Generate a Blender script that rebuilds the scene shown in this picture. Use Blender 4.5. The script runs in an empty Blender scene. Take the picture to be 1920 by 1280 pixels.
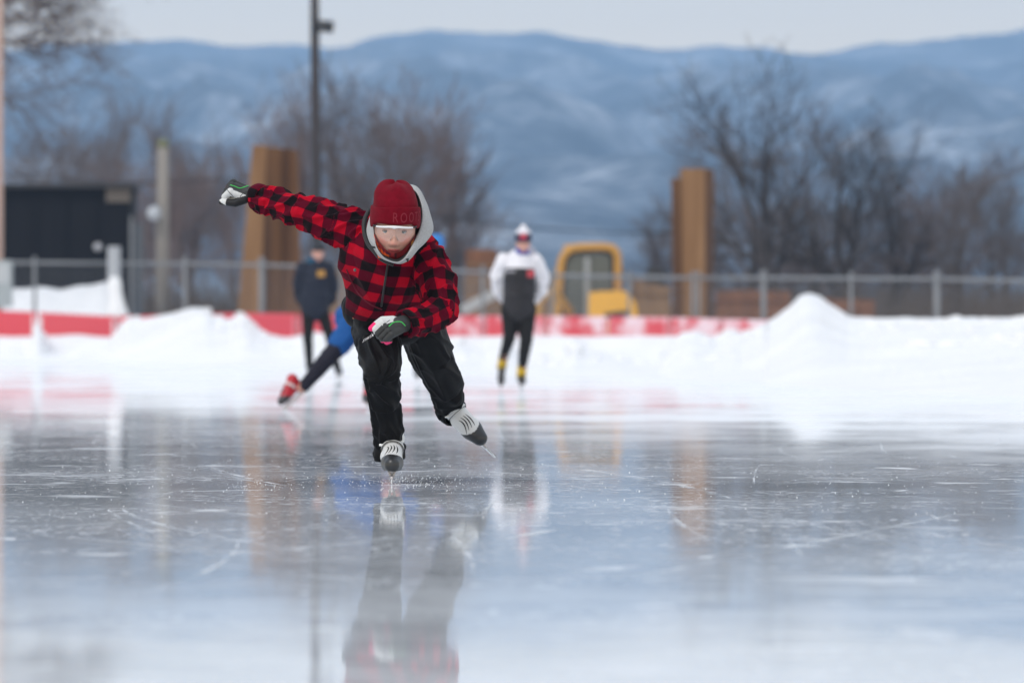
import bpy, bmesh, math, random
import numpy as np
from mathutils import Vector, Matrix, noise
from mathutils.bvhtree import BVHTree

SC = bpy.context.scene
COL = SC.collection
# ------------------------------------------------------------------ camera
F, H, HY = 10200.0, 0.537, 631.0        # focal length in photo pixels, lens height (m), horizon row
cd = bpy.data.cameras.new('camera')
cam = bpy.data.objects.new('camera', cd)
COL.objects.link(cam)
cam.location = (0, 0, H)
cam.rotation_euler = (math.radians(90), 0, 0)
cd.sensor_fit = 'HORIZONTAL'
cd.sensor_width = 36
cd.lens = F * 36 / 1920
cd.shift_y = -(640 - HY) / 1920
cd.clip_start, cd.clip_end = 0.5, 40000
cd.dof.use_dof = True
cd.dof.focus_distance = 19.75
cd.dof.aperture_fstop = 4.8
SC.camera = cam
# ------------------------------------------------------------------ world: overcast sky
SUN_EL, SUN_AZ = math.radians(48), math.radians(215)
w = bpy.data.worlds.new('World')
SC.world = w
w.use_nodes = True
nt = w.node_tree
nt.nodes.clear()
def N(t, **kw):
    n = nt.nodes.new(t)
    for k, v in kw.items(): setattr(n, k, v)
    return n
out = N('ShaderNodeOutputWorld'); bg = N('ShaderNodeBackground')
bg.inputs['Strength'].default_value = 0.1
sky = N('ShaderNodeTexSky', sky_type='NISHITA', sun_disc=False)
sky.sun_elevation, sky.sun_rotation = SUN_EL, SUN_AZ
tc = N('ShaderNodeTexCoord'); sep = N('ShaderNodeSeparateXYZ')
nt.links.new(tc.outputs['Generated'], sep.inputs[0])
rp = N('ShaderNodeValToRGB')
els = rp.color_ramp.elements
els[0].position, els[0].color = 0.0, (1.86, 1.46, 0.86, 1)
els[1].position, els[1].color = 1.0, (.88, .925, 1.01, 1)
for p, c in ((0.052, (1.86, 1.46, 0.86, 1)), (0.066, (1.66, 1.36, 0.88, 1)), (0.18, (0.73, 0.735, 0.73, 1)), (0.35, (0.71, 0.76, 0.83, 1))):
    e = els.new(p); e.color = c
nt.links.new(sep.outputs['Z'], rp.inputs[0])
mp = N('ShaderNodeMapping'); mp.inputs['Scale'].default_value = (4, 4, 90)
nz = N('ShaderNodeTexNoise'); nz.inputs['Scale'].default_value = 1.0; nz.inputs['Detail'].default_value = 5
nt.links.new(tc.outputs['Generated'], mp.inputs[0]); nt.links.new(mp.outputs[0], nz.inputs['Vector'])
mr = N('ShaderNodeMapRange')
mr.inputs['To Min'].default_value, mr.inputs['To Max'].default_value = 10.0, 11.3
nt.links.new(nz.outputs[0], mr.inputs['Value'])
mul = N('ShaderNodeMix', data_type='RGBA', blend_type='MULTIPLY'); mul.inputs['Factor'].default_value = 1
nt.links.new(rp.outputs[0], mul.inputs['A']); nt.links.new(mr.outputs[0], mul.inputs['B'])
mx = N('ShaderNodeMix', data_type='RGBA'); mx.inputs['Factor'].default_value = 0.94
nt.links.new(sky.outputs[0], mx.inputs['A']); nt.links.new(mul.outputs['Result'], mx.inputs['B'])
nt.links.new(mx.outputs['Result'], bg.inputs['Color']); nt.links.new(bg.outputs[0], out.inputs[0])
# ------------------------------------------------------------------ sun behind the cloud
sd = bpy.data.lights.new('sun', 'SUN')
sd.energy, sd.angle, sd.color = 1.45, math.radians(18), (1.0, 0.95, 0.89)
sun = bpy.data.objects.new('sun', sd); COL.objects.link(sun)
sv = Vector((math.sin(SUN_AZ) * math.cos(SUN_EL), math.cos(SUN_AZ) * math.cos(SUN_EL), math.sin(SUN_EL)))
sun.rotation_euler = sv.to_track_quat('Z', 'Y').to_euler()
SC.view_settings.view_transform = 'Standard'
SC.view_settings.look = 'None'
SC.view_settings.exposure = 0.0
SC.view_settings.gamma = 1
SC.render.engine = 'CYCLES'
SC.cycles.use_denoising = True
SC.cycles.volume_bounces = 3
SC.cycles.max_bounces = 8
SC.cycles.transparent_max_bounces = 12
# ------------------------------------------------------------------ helpers
def P(px, py, D):
    """photo pixel at depth D (m) -> world point"""
    return Vector(((px - 960) / F * D, D, H - (py - HY) / F * D))
def G(px, D, z=0.0):
    return Vector(((px - 960) / F * D, D, z))
def ZP(py, D):
    return H - (py - HY) / F * D
def interp(x, pts):
    return float(np.interp(x, [p[0] for p in pts], [p[1] for p in pts]))
def sstep(a, b, x):
    t = min(1, max(0, (x - a) / (b - a))); return t * t * (3 - 2 * t)

def tag(o, label=None, cat=None, group=None, kind=None):
    if label: o['label'] = label
    if cat: o['category'] = cat
    if group: o['group'] = group
    if kind: o['kind'] = kind
    return o
def empty(name, loc=(0, 0, 0), rz=0.0):
    o = bpy.data.objects.new(name, None)
    o.empty_display_size = 0.1
    COL.objects.link(o); o.location = loc; o.rotation_euler = (0, 0, rz)
    return o
def link_mesh(name, me, m, parent=None, smooth=True):
    if m is not None: me.materials.append(m)
    if smooth: me.polygons.foreach_set('use_smooth', [True] * len(me.polygons))
    o = bpy.data.objects.new(name, me); COL.objects.link(o)
    if parent is not None:
        o.parent = parent
        q = parent; off = Vector((0, 0, 0)); rz = 0
        o.matrix_parent_inverse = world_of(parent).inverted()
    return o
def world_of(o):
    m = Matrix.LocRotScale(o.location, o.rotation_euler, o.scale)
    if o.parent is not None: m = world_of(o.parent) @ o.matrix_parent_inverse @ m
    return m
class MB:
    def __init__(s): s.v = []; s.f = []; s.c = []
    def add(s, vs, fs):
        b = len(s.v); s.v += [tuple(x) for x in vs]; s.f += [tuple(b + i for i in f) for f in fs]
    def box(s, c, size, rot=None):
        x, y, z = (k / 2 for k in size); c = Vector(c)
        vs = [Vector((sx * x, sy * y, sz * z)) for sx in (-1, 1) for sy in (-1, 1) for sz in (-1, 1)]
        if rot is not None: vs = [rot @ q for q in vs]
        s.add([c + q for q in vs], [(0, 1, 3, 2), (4, 6, 7, 5), (0, 4, 5, 1), (2, 3, 7, 6), (0, 2, 6, 4), (1, 5, 7, 3)])
    def tube(s, pts, rad, n=8, cap=True, closed=False):
        pts = [Vector(p) for p in pts]; L = len(pts)
        if not hasattr(rad, '__len__'): rad = [rad] * L
        up = None; vs = []; fs = []
        for i, p in enumerate(pts):
            d = (pts[(i + 1) % L] - pts[i - 1]) if closed else (pts[min(i + 1, L - 1)] - pts[max(i - 1, 0)])
            if d.length < 1e-9: d = Vector((0, 0, 1))
            d.normalize()
            if up is None:
                up = Vector((0, 0, 1)) if abs(d.z) < .9 else Vector((1, 0, 0))
            a = d.cross(up)
            if a.length < 1e-6: a = d.orthogonal()
            a.normalize(); up = a.cross(d).normalized()
            for k in range(n):
                t = 2 * math.pi * k / n
                vs.append(p + (a * math.cos(t) + up * math.sin(t)) * rad[i])
        rng = range(L if closed else L - 1)
        for i in rng:
            j = (i + 1) % L
            for k in range(n):
                fs.append((i * n + k, i * n + (k + 1) % n, j * n + (k + 1) % n, j * n + k))
        if cap and not closed:
            fs.append(tuple(reversed(range(n)))); fs.append(tuple((L - 1) * n + k for k in range(n)))
        s.add(vs, fs)
    def loft(s, rings, closed=True, cap0=False, cap1=False):
        n = len(rings[0]); vs = [p for r in rings for p in r]; fs = []
        for i in range(len(rings) - 1):
            for k in range(n if closed else n - 1):
                fs.append((i * n + k, i * n + (k + 1) % n, (i + 1) * n + (k + 1) % n, (i + 1) * n + k))
        if cap0: fs.append(tuple(reversed(range(n))))
        if cap1: fs.append(tuple((len(rings) - 1) * n + k for k in range(n)))
        s.add(vs, fs)
    def ball(s, c, r, nu=16, nv=10):
        c = Vector(c); r = r if hasattr(r, '__len__') else (r, r, r)
        rings = []
        for j in range(nv + 1):
            ph = -math.pi / 2 + math.pi * j / nv
            cr = max(math.cos(ph), 1e-3)
            rings.append([c + Vector((r[0] * cr * math.cos(2 * math.pi * i / nu), r[1] * cr * math.sin(2 * math.pi * i / nu), r[2] * math.sin(ph))) for i in range(nu)])
        s.loft(rings, True, True, True)
    def ico(s, c, r, jit, rnd):
        t = [(1, 0, 0), (-1, 0, 0), (0, 1, 0), (0, -1, 0), (0, 0, 1), (0, 0, -1)]
        vs = [Vector(c) + Vector(q) * r * (1 + rnd.uniform(-jit, jit)) for q in t]
        s.add(vs, [(0, 2, 4), (2, 1, 4), (1, 3, 4), (3, 0, 4), (2, 0, 5), (1, 2, 5), (3, 1, 5), (0, 3, 5)])
    def build(s, name, m, parent=None, smooth=True):
        me = bpy.data.meshes.new(name); me.from_pydata(s.v, [], s.f)
        bm = bmesh.new(); bm.from_mesh(me); bmesh.ops.recalc_face_normals(bm, faces=bm.faces); bm.to_mesh(me); bm.free()
        return link_mesh(name, me, m, parent, smooth)
def bevel(o, wd, seg=2):
    b = o.modifiers.new('bevel', 'BEVEL'); b.width = wd; b.segments = seg; b.limit_method = 'ANGLE'; b.angle_limit = math.radians(40)
    return o
def spline(ctrl, n=8, closed=False):
    """Catmull-Rom through control points (tuples of any length)"""
    c = [np.array(p, float) for p in ctrl]; L = len(c); res = []
    for i in range(L if closed else L - 1):
        if closed: a, b, d, e = c[i - 1], c[i], c[(i + 1) % L], c[(i + 2) % L]
        else: a, b, d, e = c[max(i - 1, 0)], c[i], c[i + 1], c[min(i + 2, L - 1)]
        for k in range(n):
            t = k / n
            res.append(.5 * ((2 * b) + (d - a) * t + (2 * a - 5 * b + 4 * d - e) * t * t + (3 * b - a - 3 * d + e) * t ** 3))
    if not closed: res.append(c[-1])
    return res

# ---- blobs: capsules and ellipsoids fused into one continuous skin
class Blob:
    def __init__(s): s.p = []; s.extra = []
    def cap(s, a, ra, b, rb, key=0): s.p.append(('c', Vector(a), float(ra), Vector(b), float(rb), key)); return s
    def ell(s, c, r, M=None, key=0):
        s.p.append(('e', Vector(c), Vector(r), M if M is not None else Matrix.Identity(3), None, key)); return s
    def chain(s, pts, key=0):
        for (a, ra), (b, rb) in zip(pts[:-1], pts[1:]): s.cap(a, ra, b, rb, key)
        return s
    def mesh(s):
        mb = MB()
        for q in s.p:
            if q[0] == 'c':
                _, a, ra, b, rb, _k = q
                d = b - a
                if d.length < 1e-6: d = Vector((0, 0, 1e-4))
                L = d.length; d.normalize(); x = d.orthogonal().normalized(); y = d.cross(x)
                rings = []
                for c, r, s0 in ((a, ra, -1), (b, rb, 1)):
                    for j in range(5):
                        t = (math.pi / 2) * (j / 4.0); t = (math.pi / 2 - t) if s0 < 0 else t
                        cr = max(math.cos(t), .02); o = math.sin(t) * r * s0
                        rings.append([c + d * o + (x * math.cos(2 * math.pi * k / 20) + y * math.sin(2 * math.pi * k / 20)) * r * cr for k in range(20)])
                mb.loft(rings, True, True, True)
            else:
                _, c, r, M, _n, _k = q
                t = MB(); t.ball((0, 0, 0), r, 24, 16)
                mb.add([c + M @ Vector(v) for v in t.v], t.f)
        for vs, fs in s.extra: mb.add(vs, fs)
        return mb
    def dist(s, V):
        D = np.empty((len(s.p), len(V)))
        for i, q in enumerate(s.p):
            if q[0] == 'c':
                a = np.array(q[1]); b = np.array(q[3]); ab = b - a; l2 = max(ab @ ab, 1e-9)
                h = np.clip((V - a) @ ab / l2, 0, 1)
                D[i] = np.linalg.norm(V - a - h[:, None] * ab, axis=1) - (q[2] + (q[4] - q[2]) * h)
            else:
                M = np.array(q[3]); r = np.array(q[2]); L = (V - np.array(q[1])) @ M
                D[i] = (np.linalg.norm(L / r, axis=1) - 1) * r.min()
        return D
    def remesh(s, voxel, smooth=6, fac=.5):
        mb = s.mesh()
        me = bpy.data.meshes.new('tmp'); me.from_pydata(mb.v, [], mb.f)
        bm = bmesh.new(); bm.from_mesh(me); bmesh.ops.recalc_face_normals(bm, faces=bm.faces); bm.to_mesh(me); bm.free()
        o = bpy.data.objects.new('tmp', me); COL.objects.link(o)
        md = o.modifiers.new('r', 'REMESH'); md.mode = 'VOXEL'; md.voxel_size = voxel; md.adaptivity = 0
        dg = bpy.context.evaluated_depsgraph_get(); dg.update()
        m2 = bpy.data.meshes.new_from_object(o.evaluated_get(dg))
        bpy.data.objects.remove(o); bpy.data.meshes.remove(me)
        n = len(m2.vertices); V = np.empty(n * 3, np.float32); m2.vertices.foreach_get('co', V); V = V.reshape(-1, 3).astype(float)
        E = np.empty(len(m2.edges) * 2, np.int32); m2.edges.foreach_get('vertices', E); E = E.reshape(-1, 2)
        s.V, s.E, s.me = V, E, m2
        s.smooth(smooth, fac)
        return s
    def smooth(s, it, fac=.5):
        n = len(s.V); deg = np.bincount(s.E.ravel(), minlength=n).astype(float); deg[deg == 0] = 1
        for _ in range(it):
            A = np.zeros_like(s.V)
            for k in range(3):
                A[:, k] = np.bincount(s.E[:, 0], s.V[s.E[:, 1], k], n) + np.bincount(s.E[:, 1], s.V[s.E[:, 0], k], n)
            s.V += fac * (A / deg[:, None] - s.V)
        return s
    def normals(s):
        s.me.vertices.foreach_set('co', s.V.astype(np.float32).ravel()); s.me.update()
        n = np.empty(len(s.V) * 3, np.float32); s.me.vertex_normals.foreach_get('vector', n)
        return n.reshape(-1, 3).astype(float)
    def displace(s, d):
        s.V += s.normals() * np.asarray(d)[:, None]; return s
    def bone(s):
        """nearest primitive of every vertex, its coordinate along the bone (m) and the angle round it"""
        D = s.dist(s.V); idx = D.argmin(0)
        t = np.zeros(len(s.V)); ang = np.zeros(len(s.V))
        for i, q in enumerate(s.p):
            m = idx == i
            if not m.any() or q[0] != 'c': continue
            a = np.array(q[1]); d = np.array(q[3]) - a; L = np.linalg.norm(d); d = d / max(L, 1e-9)
            rel = s.V[m] - a; t[m] = rel @ d
            u = np.cross(d, (0, 1, 0)); u /= max(np.linalg.norm(u), 1e-9); v = np.cross(d, u)
            ang[m] = np.arctan2(rel @ v, rel @ u)
        return idx, t, ang
    def folds(s, amp, kt=22., ka=1.2, seed=0., only=None, twist=0.):
        idx, t, ang = s.bone(); d = np.zeros(len(s.V))
        for i in range(len(s.V)):
            k = idx[i]
            if only is not None and k not in only: continue
            a = ang[i]
            q = Vector((t[i] * kt + twist * a + k * 9.1, math.cos(a) * ka + seed, math.sin(a) * ka + k * 3.3))
            n1 = noise.noise(q); n2 = noise.noise(q * 2.1 + Vector((5, 1, 2)))
            r_ = 1 - min(1, abs(n1) * 2.6); d[i] = amp * (1.6 * r_ * r_ - .45 + .35 * n2)
        return s.displace(d)
    def colors(s, fn):
        C = np.ones((len(s.V), 4), np.float32); C[:, :3] = fn(s)
        a = s.me.color_attributes.new('Col', 'FLOAT_COLOR', 'POINT'); a.data.foreach_set('color', C.ravel()); return s
    def build(s, name, m, parent=None):
        s.me.vertices.foreach_set('co', s.V.astype(np.float32).ravel()); s.me.update(); s.me.name = name
        return link_mesh(name, s.me, m, parent, True)
    def bvh(s):
        return BVHTree.FromPolygons([tuple(v) for v in s.V], [tuple(p.vertices) for p in s.me.polygons])

EYE = Vector((0, 0, H))
def onto(bvh, px, py, lift=.0012, D0=15., fallback=None):
    """point of a worn surface seen at a photo pixel (decals are laid on the cloth itself)"""
    p = P(px, py, D0); d = (P(px, py, 30) - p).normalized()
    h = bvh.ray_cast(p, d)
    if h[0] is None:
        return fallback
    return h[0] + h[1] * lift if h[1].dot(d) < 0 else h[0] - d * lift
def tube_on(mb, bvh, pxs, r, n=6, lift=0.0):
    pts = [onto(bvh, x, y, lift) for x, y in pxs]
    pts = [p for p in pts if p is not None]
    if len(pts) > 1: mb.tube(pts, r, n)

# ------------------------------------------------------------------ materials
def mat(name, col, rough=.6, metal=0., var=.0, vscale=8., bump=0., bscale=60., attr=None, spec=.5, sheen=0., stretch=None, trans=0., col2=None, detail=4.):
    m = bpy.data.materials.new(name); m.use_nodes = True
    t = m.node_tree; b = t.nodes['Principled BSDF']
    b.inputs['Roughness'].default_value = rough; b.inputs['Metallic'].default_value = metal
    b.inputs['Specular IOR Level'].default_value = spec
    if sheen: b.inputs['Sheen Weight'].default_value = sheen; b.inputs['Sheen Roughness'].default_value = .5
    if trans: b.inputs['Transmission Weight'].default_value = trans
    b.inputs['Base Color'].default_value = (*col, 1)
    src = None
    if attr:
        a = t.nodes.new('ShaderNodeAttribute'); a.attribute_name = attr; src = a.outputs['Color']
    if var or col2 or bump:
        tcn = t.nodes.new('ShaderNodeTexCoord'); mpn = t.nodes.new('ShaderNodeMapping')
        if stretch: mpn.inputs['Scale'].default_value = stretch
        t.links.new(tcn.outputs['Object'], mpn.inputs[0])
    if var or col2:
        n = t.nodes.new('ShaderNodeTexNoise'); n.inputs['Scale'].default_value = vscale; n.inputs['Detail'].default_value = detail
        t.links.new(mpn.outputs[0], n.inputs['Vector'])
        x = t.nodes.new('ShaderNodeMix'); x.data_type = 'RGBA'
        if col2:
            r = t.nodes.new('ShaderNodeMapRange'); r.inputs['From Min'].default_value = .35; r.inputs['From Max'].default_value = .65
            t.links.new(n.outputs[0], r.inputs['Value']); t.links.new(r.outputs[0], x.inputs['Factor'])
            x.inputs['A'].default_value = (*col, 1); x.inputs['B'].default_value = (*col2, 1)
        else:
            r = t.nodes.new('ShaderNodeMapRange'); r.inputs['To Min'].default_value = 1 - var; r.inputs['To Max'].default_value = 1 + var
            t.links.new(n.outputs[0], r.inputs['Value'])
            x.blend_type = 'MULTIPLY'; x.inputs['Factor'].default_value = 1
            x.inputs['A'].default_value = (*col, 1); t.links.new(r.outputs[0], x.inputs['B'])
            if src: t.links.new(src, x.inputs['A'])
        src = x.outputs['Result']
    if src: t.links.new(src, b.inputs['Base Color'])
    if bump:
        n2 = t.nodes.new('ShaderNodeTexNoise'); n2.inputs['Scale'].default_value = bscale; n2.inputs['Detail'].default_value = 4
        t.links.new(mpn.outputs[0], n2.inputs['Vector'])
        bn = t.nodes.new('ShaderNodeBump'); bn.inputs['Strength'].default_value = 1; bn.inputs['Distance'].default_value = bump
        t.links.new(n2.outputs[0], bn.inputs['Height']); t.links.new(bn.outputs[0], b.inputs['Normal'])
    return m
# ================================================================== setting: ice, snow, mountains
def ice_material():
    m = bpy.data.materials.new('rink_ice'); m.use_nodes = True; t = m.node_tree; L = t.links.new
    b = t.nodes['Principled BSDF']; o = t.nodes['Material Output']
    def nd(k, **kw):
        n = t.nodes.new(k)
        for a, v in kw.items(): setattr(n, a, v)
        return n
    tc = nd('ShaderNodeTexCoord')
    def mapped(scale, rot=0., off=(0, 0, 0)):
        q = nd('ShaderNodeMapping'); q.inputs['Scale'].default_value = scale; q.inputs['Rotation'].default_value = (0, 0, rot); q.inputs['Location'].default_value = off
        L(tc.outputs['Object'], q.inputs[0]); return q.outputs[0]
    def noi(vec, sc, det=5, rough=.6, dist=0.):
        n = nd('ShaderNodeTexNoise'); n.inputs['Scale'].default_value = sc; n.inputs['Detail'].default_value = det
        n.inputs['Roughness'].default_value = rough; n.inputs['Distortion'].default_value = dist; L(vec, n.inputs['Vector']); return n.outputs[0]
    def rng(v, a, c, lo=0., hi=1.):
        n = nd('ShaderNodeMapRange'); n.interpolation_type = 'SMOOTHSTEP'
        for k, x in (('From Min', a), ('From Max', c), ('To Min', lo), ('To Max', hi)): n.inputs[k].default_value = x
        L(v, n.inputs['Value']); return n.outputs[0]
    def ma(op, x, y):
        n = nd('ShaderNodeMath', operation=op)
        for i, q in enumerate((x, y)):
            if isinstance(q, (int, float)): n.inputs[i].default_value = q
            else: L(q, n.inputs[i])
        return n.outputs[0]
    big = noi(mapped((1, 1, 1)), .22, 4)
    # broad matte patches of frost, scuffs, thin scratches and crumbs
    frost = rng(noi(mapped((1, .55, 1)), 1.3, 9, .68), .57, .82, 0, .36)
    haze_p = rng(big, .40, .70, 0, .30)
    scuff = rng(noi(mapped((1, .8, 1), .3, (3, 7, 0)), 3.2, 6, .6, .6), .66, .74, 0, .85)
    fine = ma('MAXIMUM', rng(noi(mapped((1, .5, 1), -.2, (9, 1, 0)), 16, 3, .6), .56, .64, 0, .42), rng(noi(mapped((1, .5, 1), .3, (2, 4, 0)), 38, 3, .6), .57, .65, 0, .42))
    scuff = ma('MAXIMUM', scuff, rng(noi(mapped((1, .9, 1), 1.1, (6, 2, 0)), 1.7, 6, .62, .4), .58, .72, 0, .55))
    crumbs = rng(noi(mapped((1, 1, 1), .7, (1, 5, 0)), 75, 2, .5), .74, .80, 0, .9)
    scr = None
    for rot, sc, wv, th, off in ((1.15, .5, .25, .030, 0), (1.95, .42, .3, .024, 7), (.5, 1.1, .6, .010, 13), (2.5, .8, .4, .012, 21), (1.42, .6, .16, .022, 3), (.05, 1.4, .3, .008, 31), (1.15, .3, .4, .035, 17)):
        mpv = mapped((sc, sc, sc), rot, (off, off * .7, 0))
        sx = nd('ShaderNodeSeparateXYZ'); L(mpv, sx.inputs[0])
        wob = noi(mpv, .45, 2, .4)
        f = ma('FRACT', ma('ADD', sx.outputs['X'], ma('MULTIPLY', wob, 1.0 / max(wv, .1))), 0)
        d = ma('ABSOLUTE', ma('SUBTRACT', f, .5), 0)
        line = rng(d, th * .4, th, 1, 0)
        brk = rng(noi(mapped((1, 1, 1), 0, (off, 2, 0)), 2.6, 4), .54, .68)
        line = ma('MULTIPLY', line, brk)
        scr = line if scr is None else ma('MAXIMUM', scr, line)
    scr = ma('MULTIPLY', scr, .55)
    mask = ma('MAXIMUM', ma('MAXIMUM', frost, ma('MULTIPLY', fine, rng(noi(mapped((1, 1, 1)), .9, 4), .40, .64, .12, 1))), ma('MAXIMUM', scuff, scr))
    mask = ma('MAXIMUM', mask, ma('MULTIPLY', crumbs, rng(noi(mapped((1, 1, 1), 0, (4, 4, 0)), 1.1, 3), .45, .65)))
    # loose snow blown off the bank lies thicker towards it, most of all where the bank comes closest
    sy = nd('ShaderNodeSeparateXYZ'); L(tc.outputs['Object'], sy.inputs[0])
    near_ = ma('ADD', sy.outputs['Y'], ma('MULTIPLY', sy.outputs['X'], 3.0))
    drift = ma('MULTIPLY', rng(near_, 21, 42, 0, .85), rng(noi(mapped((.7, .35, 1), 0, (2, 9, 0)), .9, 7, .65), .36, .60, .18, .95))
    mask = ma('MAXIMUM', mask, drift)
    foreground = ma('MULTIPLY', rng(sy.outputs['Y'], 9.5, 15.5, .19, 0), rng(noi(mapped((1, .7, 1), .15, (8, 3, 0)), 1.6, 7, .66), .36, .62, .25, 1.35))  # ice whitens towards the camera, broken up by noise
    mask = ma('MAXIMUM', mask, foreground)
    mask = ma('MINIMUM', ma('ADD', mask, ma('MULTIPLY', haze_p, .4)), .95)
    b.inputs['IOR'].default_value = 1.31
    c1 = nd('ShaderNodeMix', data_type='RGBA'); L(big, c1.inputs['Factor'])
    c1.inputs['A'].default_value = (.50, .54, .58, 1); c1.inputs['B'].default_value = (.72, .75, .78, 1)
    L(c1.outputs['Result'], b.inputs['Base Color'])
    L(rng(noi(mapped((1, .6, 1)), .8, 6), .3, .7, .026, .058), b.inputs['Roughness'])
    bp = nd('ShaderNodeBump'); bp.inputs['Strength'].default_value = 1; bp.inputs['Distance'].default_value = .00045
    L(noi(mapped((1, .6, 1)), 3.0, 3, .5), bp.inputs['Height']); L(bp.outputs[0], b.inputs['Normal'])
    df = nd('ShaderNodeBsdfDiffuse'); df.inputs['Color'].default_value = (.80, .83, .87, 1)
    ms = nd('ShaderNodeMixShader'); L(mask, ms.inputs[0]); L(b.outputs[0], ms.inputs[1]); L(df.outputs[0], ms.inputs[2])
    L(ms.outputs[0], o.inputs['Surface'])
    return m
def snow_material(name='snow'):
    m = mat(name, (.815, .825, .845), .9, bump=.06, bscale=2.2, spec=.2, var=.12, vscale=.45)
    return m
SNOW = snow_material()
# ground sheet under everything, out to the foot of the mountains
mb = MB(); mb.add([(-2400, -30, -.06), (2400, -30, -.06), (2400, 10400, -.06), (-2400, 10400, -.06)], [(0, 1, 2, 3)])
tag(mb.build('ground', SNOW, smooth=False), kind='structure')
mb = MB()
mb.add([(-60, -20, 0), (60, -20, 0), (60, 128, 0), (-60, 128, 0), (-60, -20, -.055), (60, -20, -.055), (60, 128, -.055), (-60, 128, -.055)],
       [(0, 1, 2, 3), (7, 6, 5, 4), (0, 4, 5, 1), (1, 5, 6, 2), (2, 6, 7, 3), (3, 7, 4, 0)])
tag(mb.build('ice', ice_material(), smooth=False), kind='structure')

# ---- bank of ploughed snow round the far side of the oval
TOE = [(-900, 121), (-300, 118), (0, 115), (300, 106), (600, 93), (950, 74), (1300, 63), (1600, 53), (1920, 46), (2300, 39), (2900, 33)]
BAN = [(-900, 142), (-300, 135), (0, 131), (1000, 107), (1440, 98), (1920, 90), (2300, 84), (2900, 76)]
CREST = [(-900, 640), (-300, 640), (0, 660), (22, 652), (45, 658), (58, 648), (66, 606), (74, 604), (80, 640), (86, 646), (90, 655), (98, 660), (120, 666), (160, 662), (205, 645), (222, 614), (240, 597), (265, 600), (300, 592), (345, 582), (360, 576), (385, 577), (402, 592), (430, 602), (452, 588), (464, 594), (482, 612),
         (505, 626), (550, 634), (575, 626), (620, 625), (700, 630), (860, 640), (905, 660), (940, 640), (975, 664), (1015, 662), (1050, 668), (1076, 634), (1098, 652), (1135, 662), (1180, 674), (1235, 678), (1256, 640), (1278, 622), (1305, 620), (1338, 634), (1375, 622), (1390, 628),
         (1420, 616), (1445, 602), (1480, 578), (1500, 556), (1518, 550), (1536, 556), (1560, 574), (1590, 592), (1620, 597), (1920, 598), (2300, 600), (2900, 605)]
us = list(np.arange(-900, -100, 20)) + list(np.arange(-100, 2020, 5)) + list(np.arange(2020, 2900, 20))
vs_ = list(np.linspace(0, .97, 76)) + [.985, 1.0, 1.03, 1.08, 1.2, 1.5, 2.0, 3.0]
rows = []
for v in vs_:
    r = []
    for u in us:
        dt, db, cy = interp(u, TOE), interp(u, BAN), interp(u, CREST)
        dc = db - (3.0 if u < 1440 else 0)
        zc = ZP(cy, dc)
        Dq = dt + (dc - dt) * v; xq = (u - 960) / F * Dq
        lump = noise.fractal(Vector((xq * .55, Dq * .30, 2.)), .8, 2., 5) if -150 < u < 2100 else 0
        if v <= 1:
            D = dt + (dc - dt) * v
            z = zc * sstep(0, 1, v) ** (1.3 if u < 1440 else .9) * (1 if u < 1440 else 1)
            if u > 1440: z = min(z, ZP(600, D) if D < dc - 1 and cy > 590 else 9)
            z += (lump * .075 + .022 * noise.noise(Vector((xq * 1.6, Dq * .9, 7.)))) * sstep(0, .25, v) * (1 - sstep(.93, 1, v) * .6) - .03 * (1 - sstep(0, .05, v))
        else:
            D = dc + (v - 1) * 26
            back = .55 if u < 1440 else min(zc, .8)
            z = back + (zc - back) * (1 - sstep(1.0, 1.06 if u < 1440 else 1.25, v)) + lump * .04
            if v == 3.0: z = -.08
        x = (u - 960) / F * D
        r.append((x, D, z))
    rows.append(r)
mb = MB(); mb.loft(rows, closed=False)
tag(mb.build('snow_bank', SNOW), kind='structure')

# ---- loose chunks thrown up by the plough, lying on the bank
BT = BVHTree.FromPolygons(mb.v, mb.f); rnd = random.Random(41); ch = MB()
for i in range(1100):
    u = rnd.uniform(-120, 2040); v = rnd.uniform(.25, .86) ** .6; D = interp(u, TOE) * (1 - v) + (interp(u, BAN) - 2) * v
    x = (u - 960) / F * D; h = BT.ray_cast(Vector((x, D, 9)), Vector((0, 0, -1)))
    if h[0] is None or 1425 < u < 1615: continue
    r = min(.13, .02 + rnd.expovariate(34)); t_ = MB(); t_.ball((0, 0, 0), 1, 7, 5)
    o_ = Vector((rnd.uniform(0, 90), i * .37, 3)); rz_ = rnd.uniform(.6, 1.0)
    ch.add([h[0] + Vector((q[0] * r * 1.3, q[1] * r, q[2] * r * rz_ * .8 - r * .1)) * (1 + .35 * noise.noise(Vector(q) * 1.3 + o_)) for q in t_.v], t_.f)
tag(ch.build('snow_chunks', SNOW), 'scattered lumps of loose snow on the ploughed bank', 'snow chunks', kind='stuff')
# ---- cuts left by blades: shallow frosted furrows along the skating direction
CUT = bpy.data.materials.new('frosted_cut'); CUT.use_nodes = True; t = CUT.node_tree; b = t.nodes['Principled BSDF']; b.inputs['Base Color'].default_value = (.82, .85, .88, 1); b.inputs['Roughness'].default_value = .9
tcn = t.nodes.new('ShaderNodeTexCoord'); n1 = t.nodes.new('ShaderNodeTexNoise'); n1.inputs['Scale'].default_value = 2.6; n1.inputs['Detail'].default_value = 6; n1.inputs['Roughness'].default_value = .7
t.links.new(tcn.outputs['Object'], n1.inputs['Vector']); mr_ = t.nodes.new('ShaderNodeMapRange'); mr_.inputs['From Min'].default_value = .42; mr_.inputs['From Max'].default_value = .62; mr_.inputs['To Max'].default_value = .5
t.links.new(n1.outputs[0], mr_.inputs['Value']); t.links.new(mr_.outputs[0], b.inputs['Alpha'])
rnd = random.Random(9); mb = MB()
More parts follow.
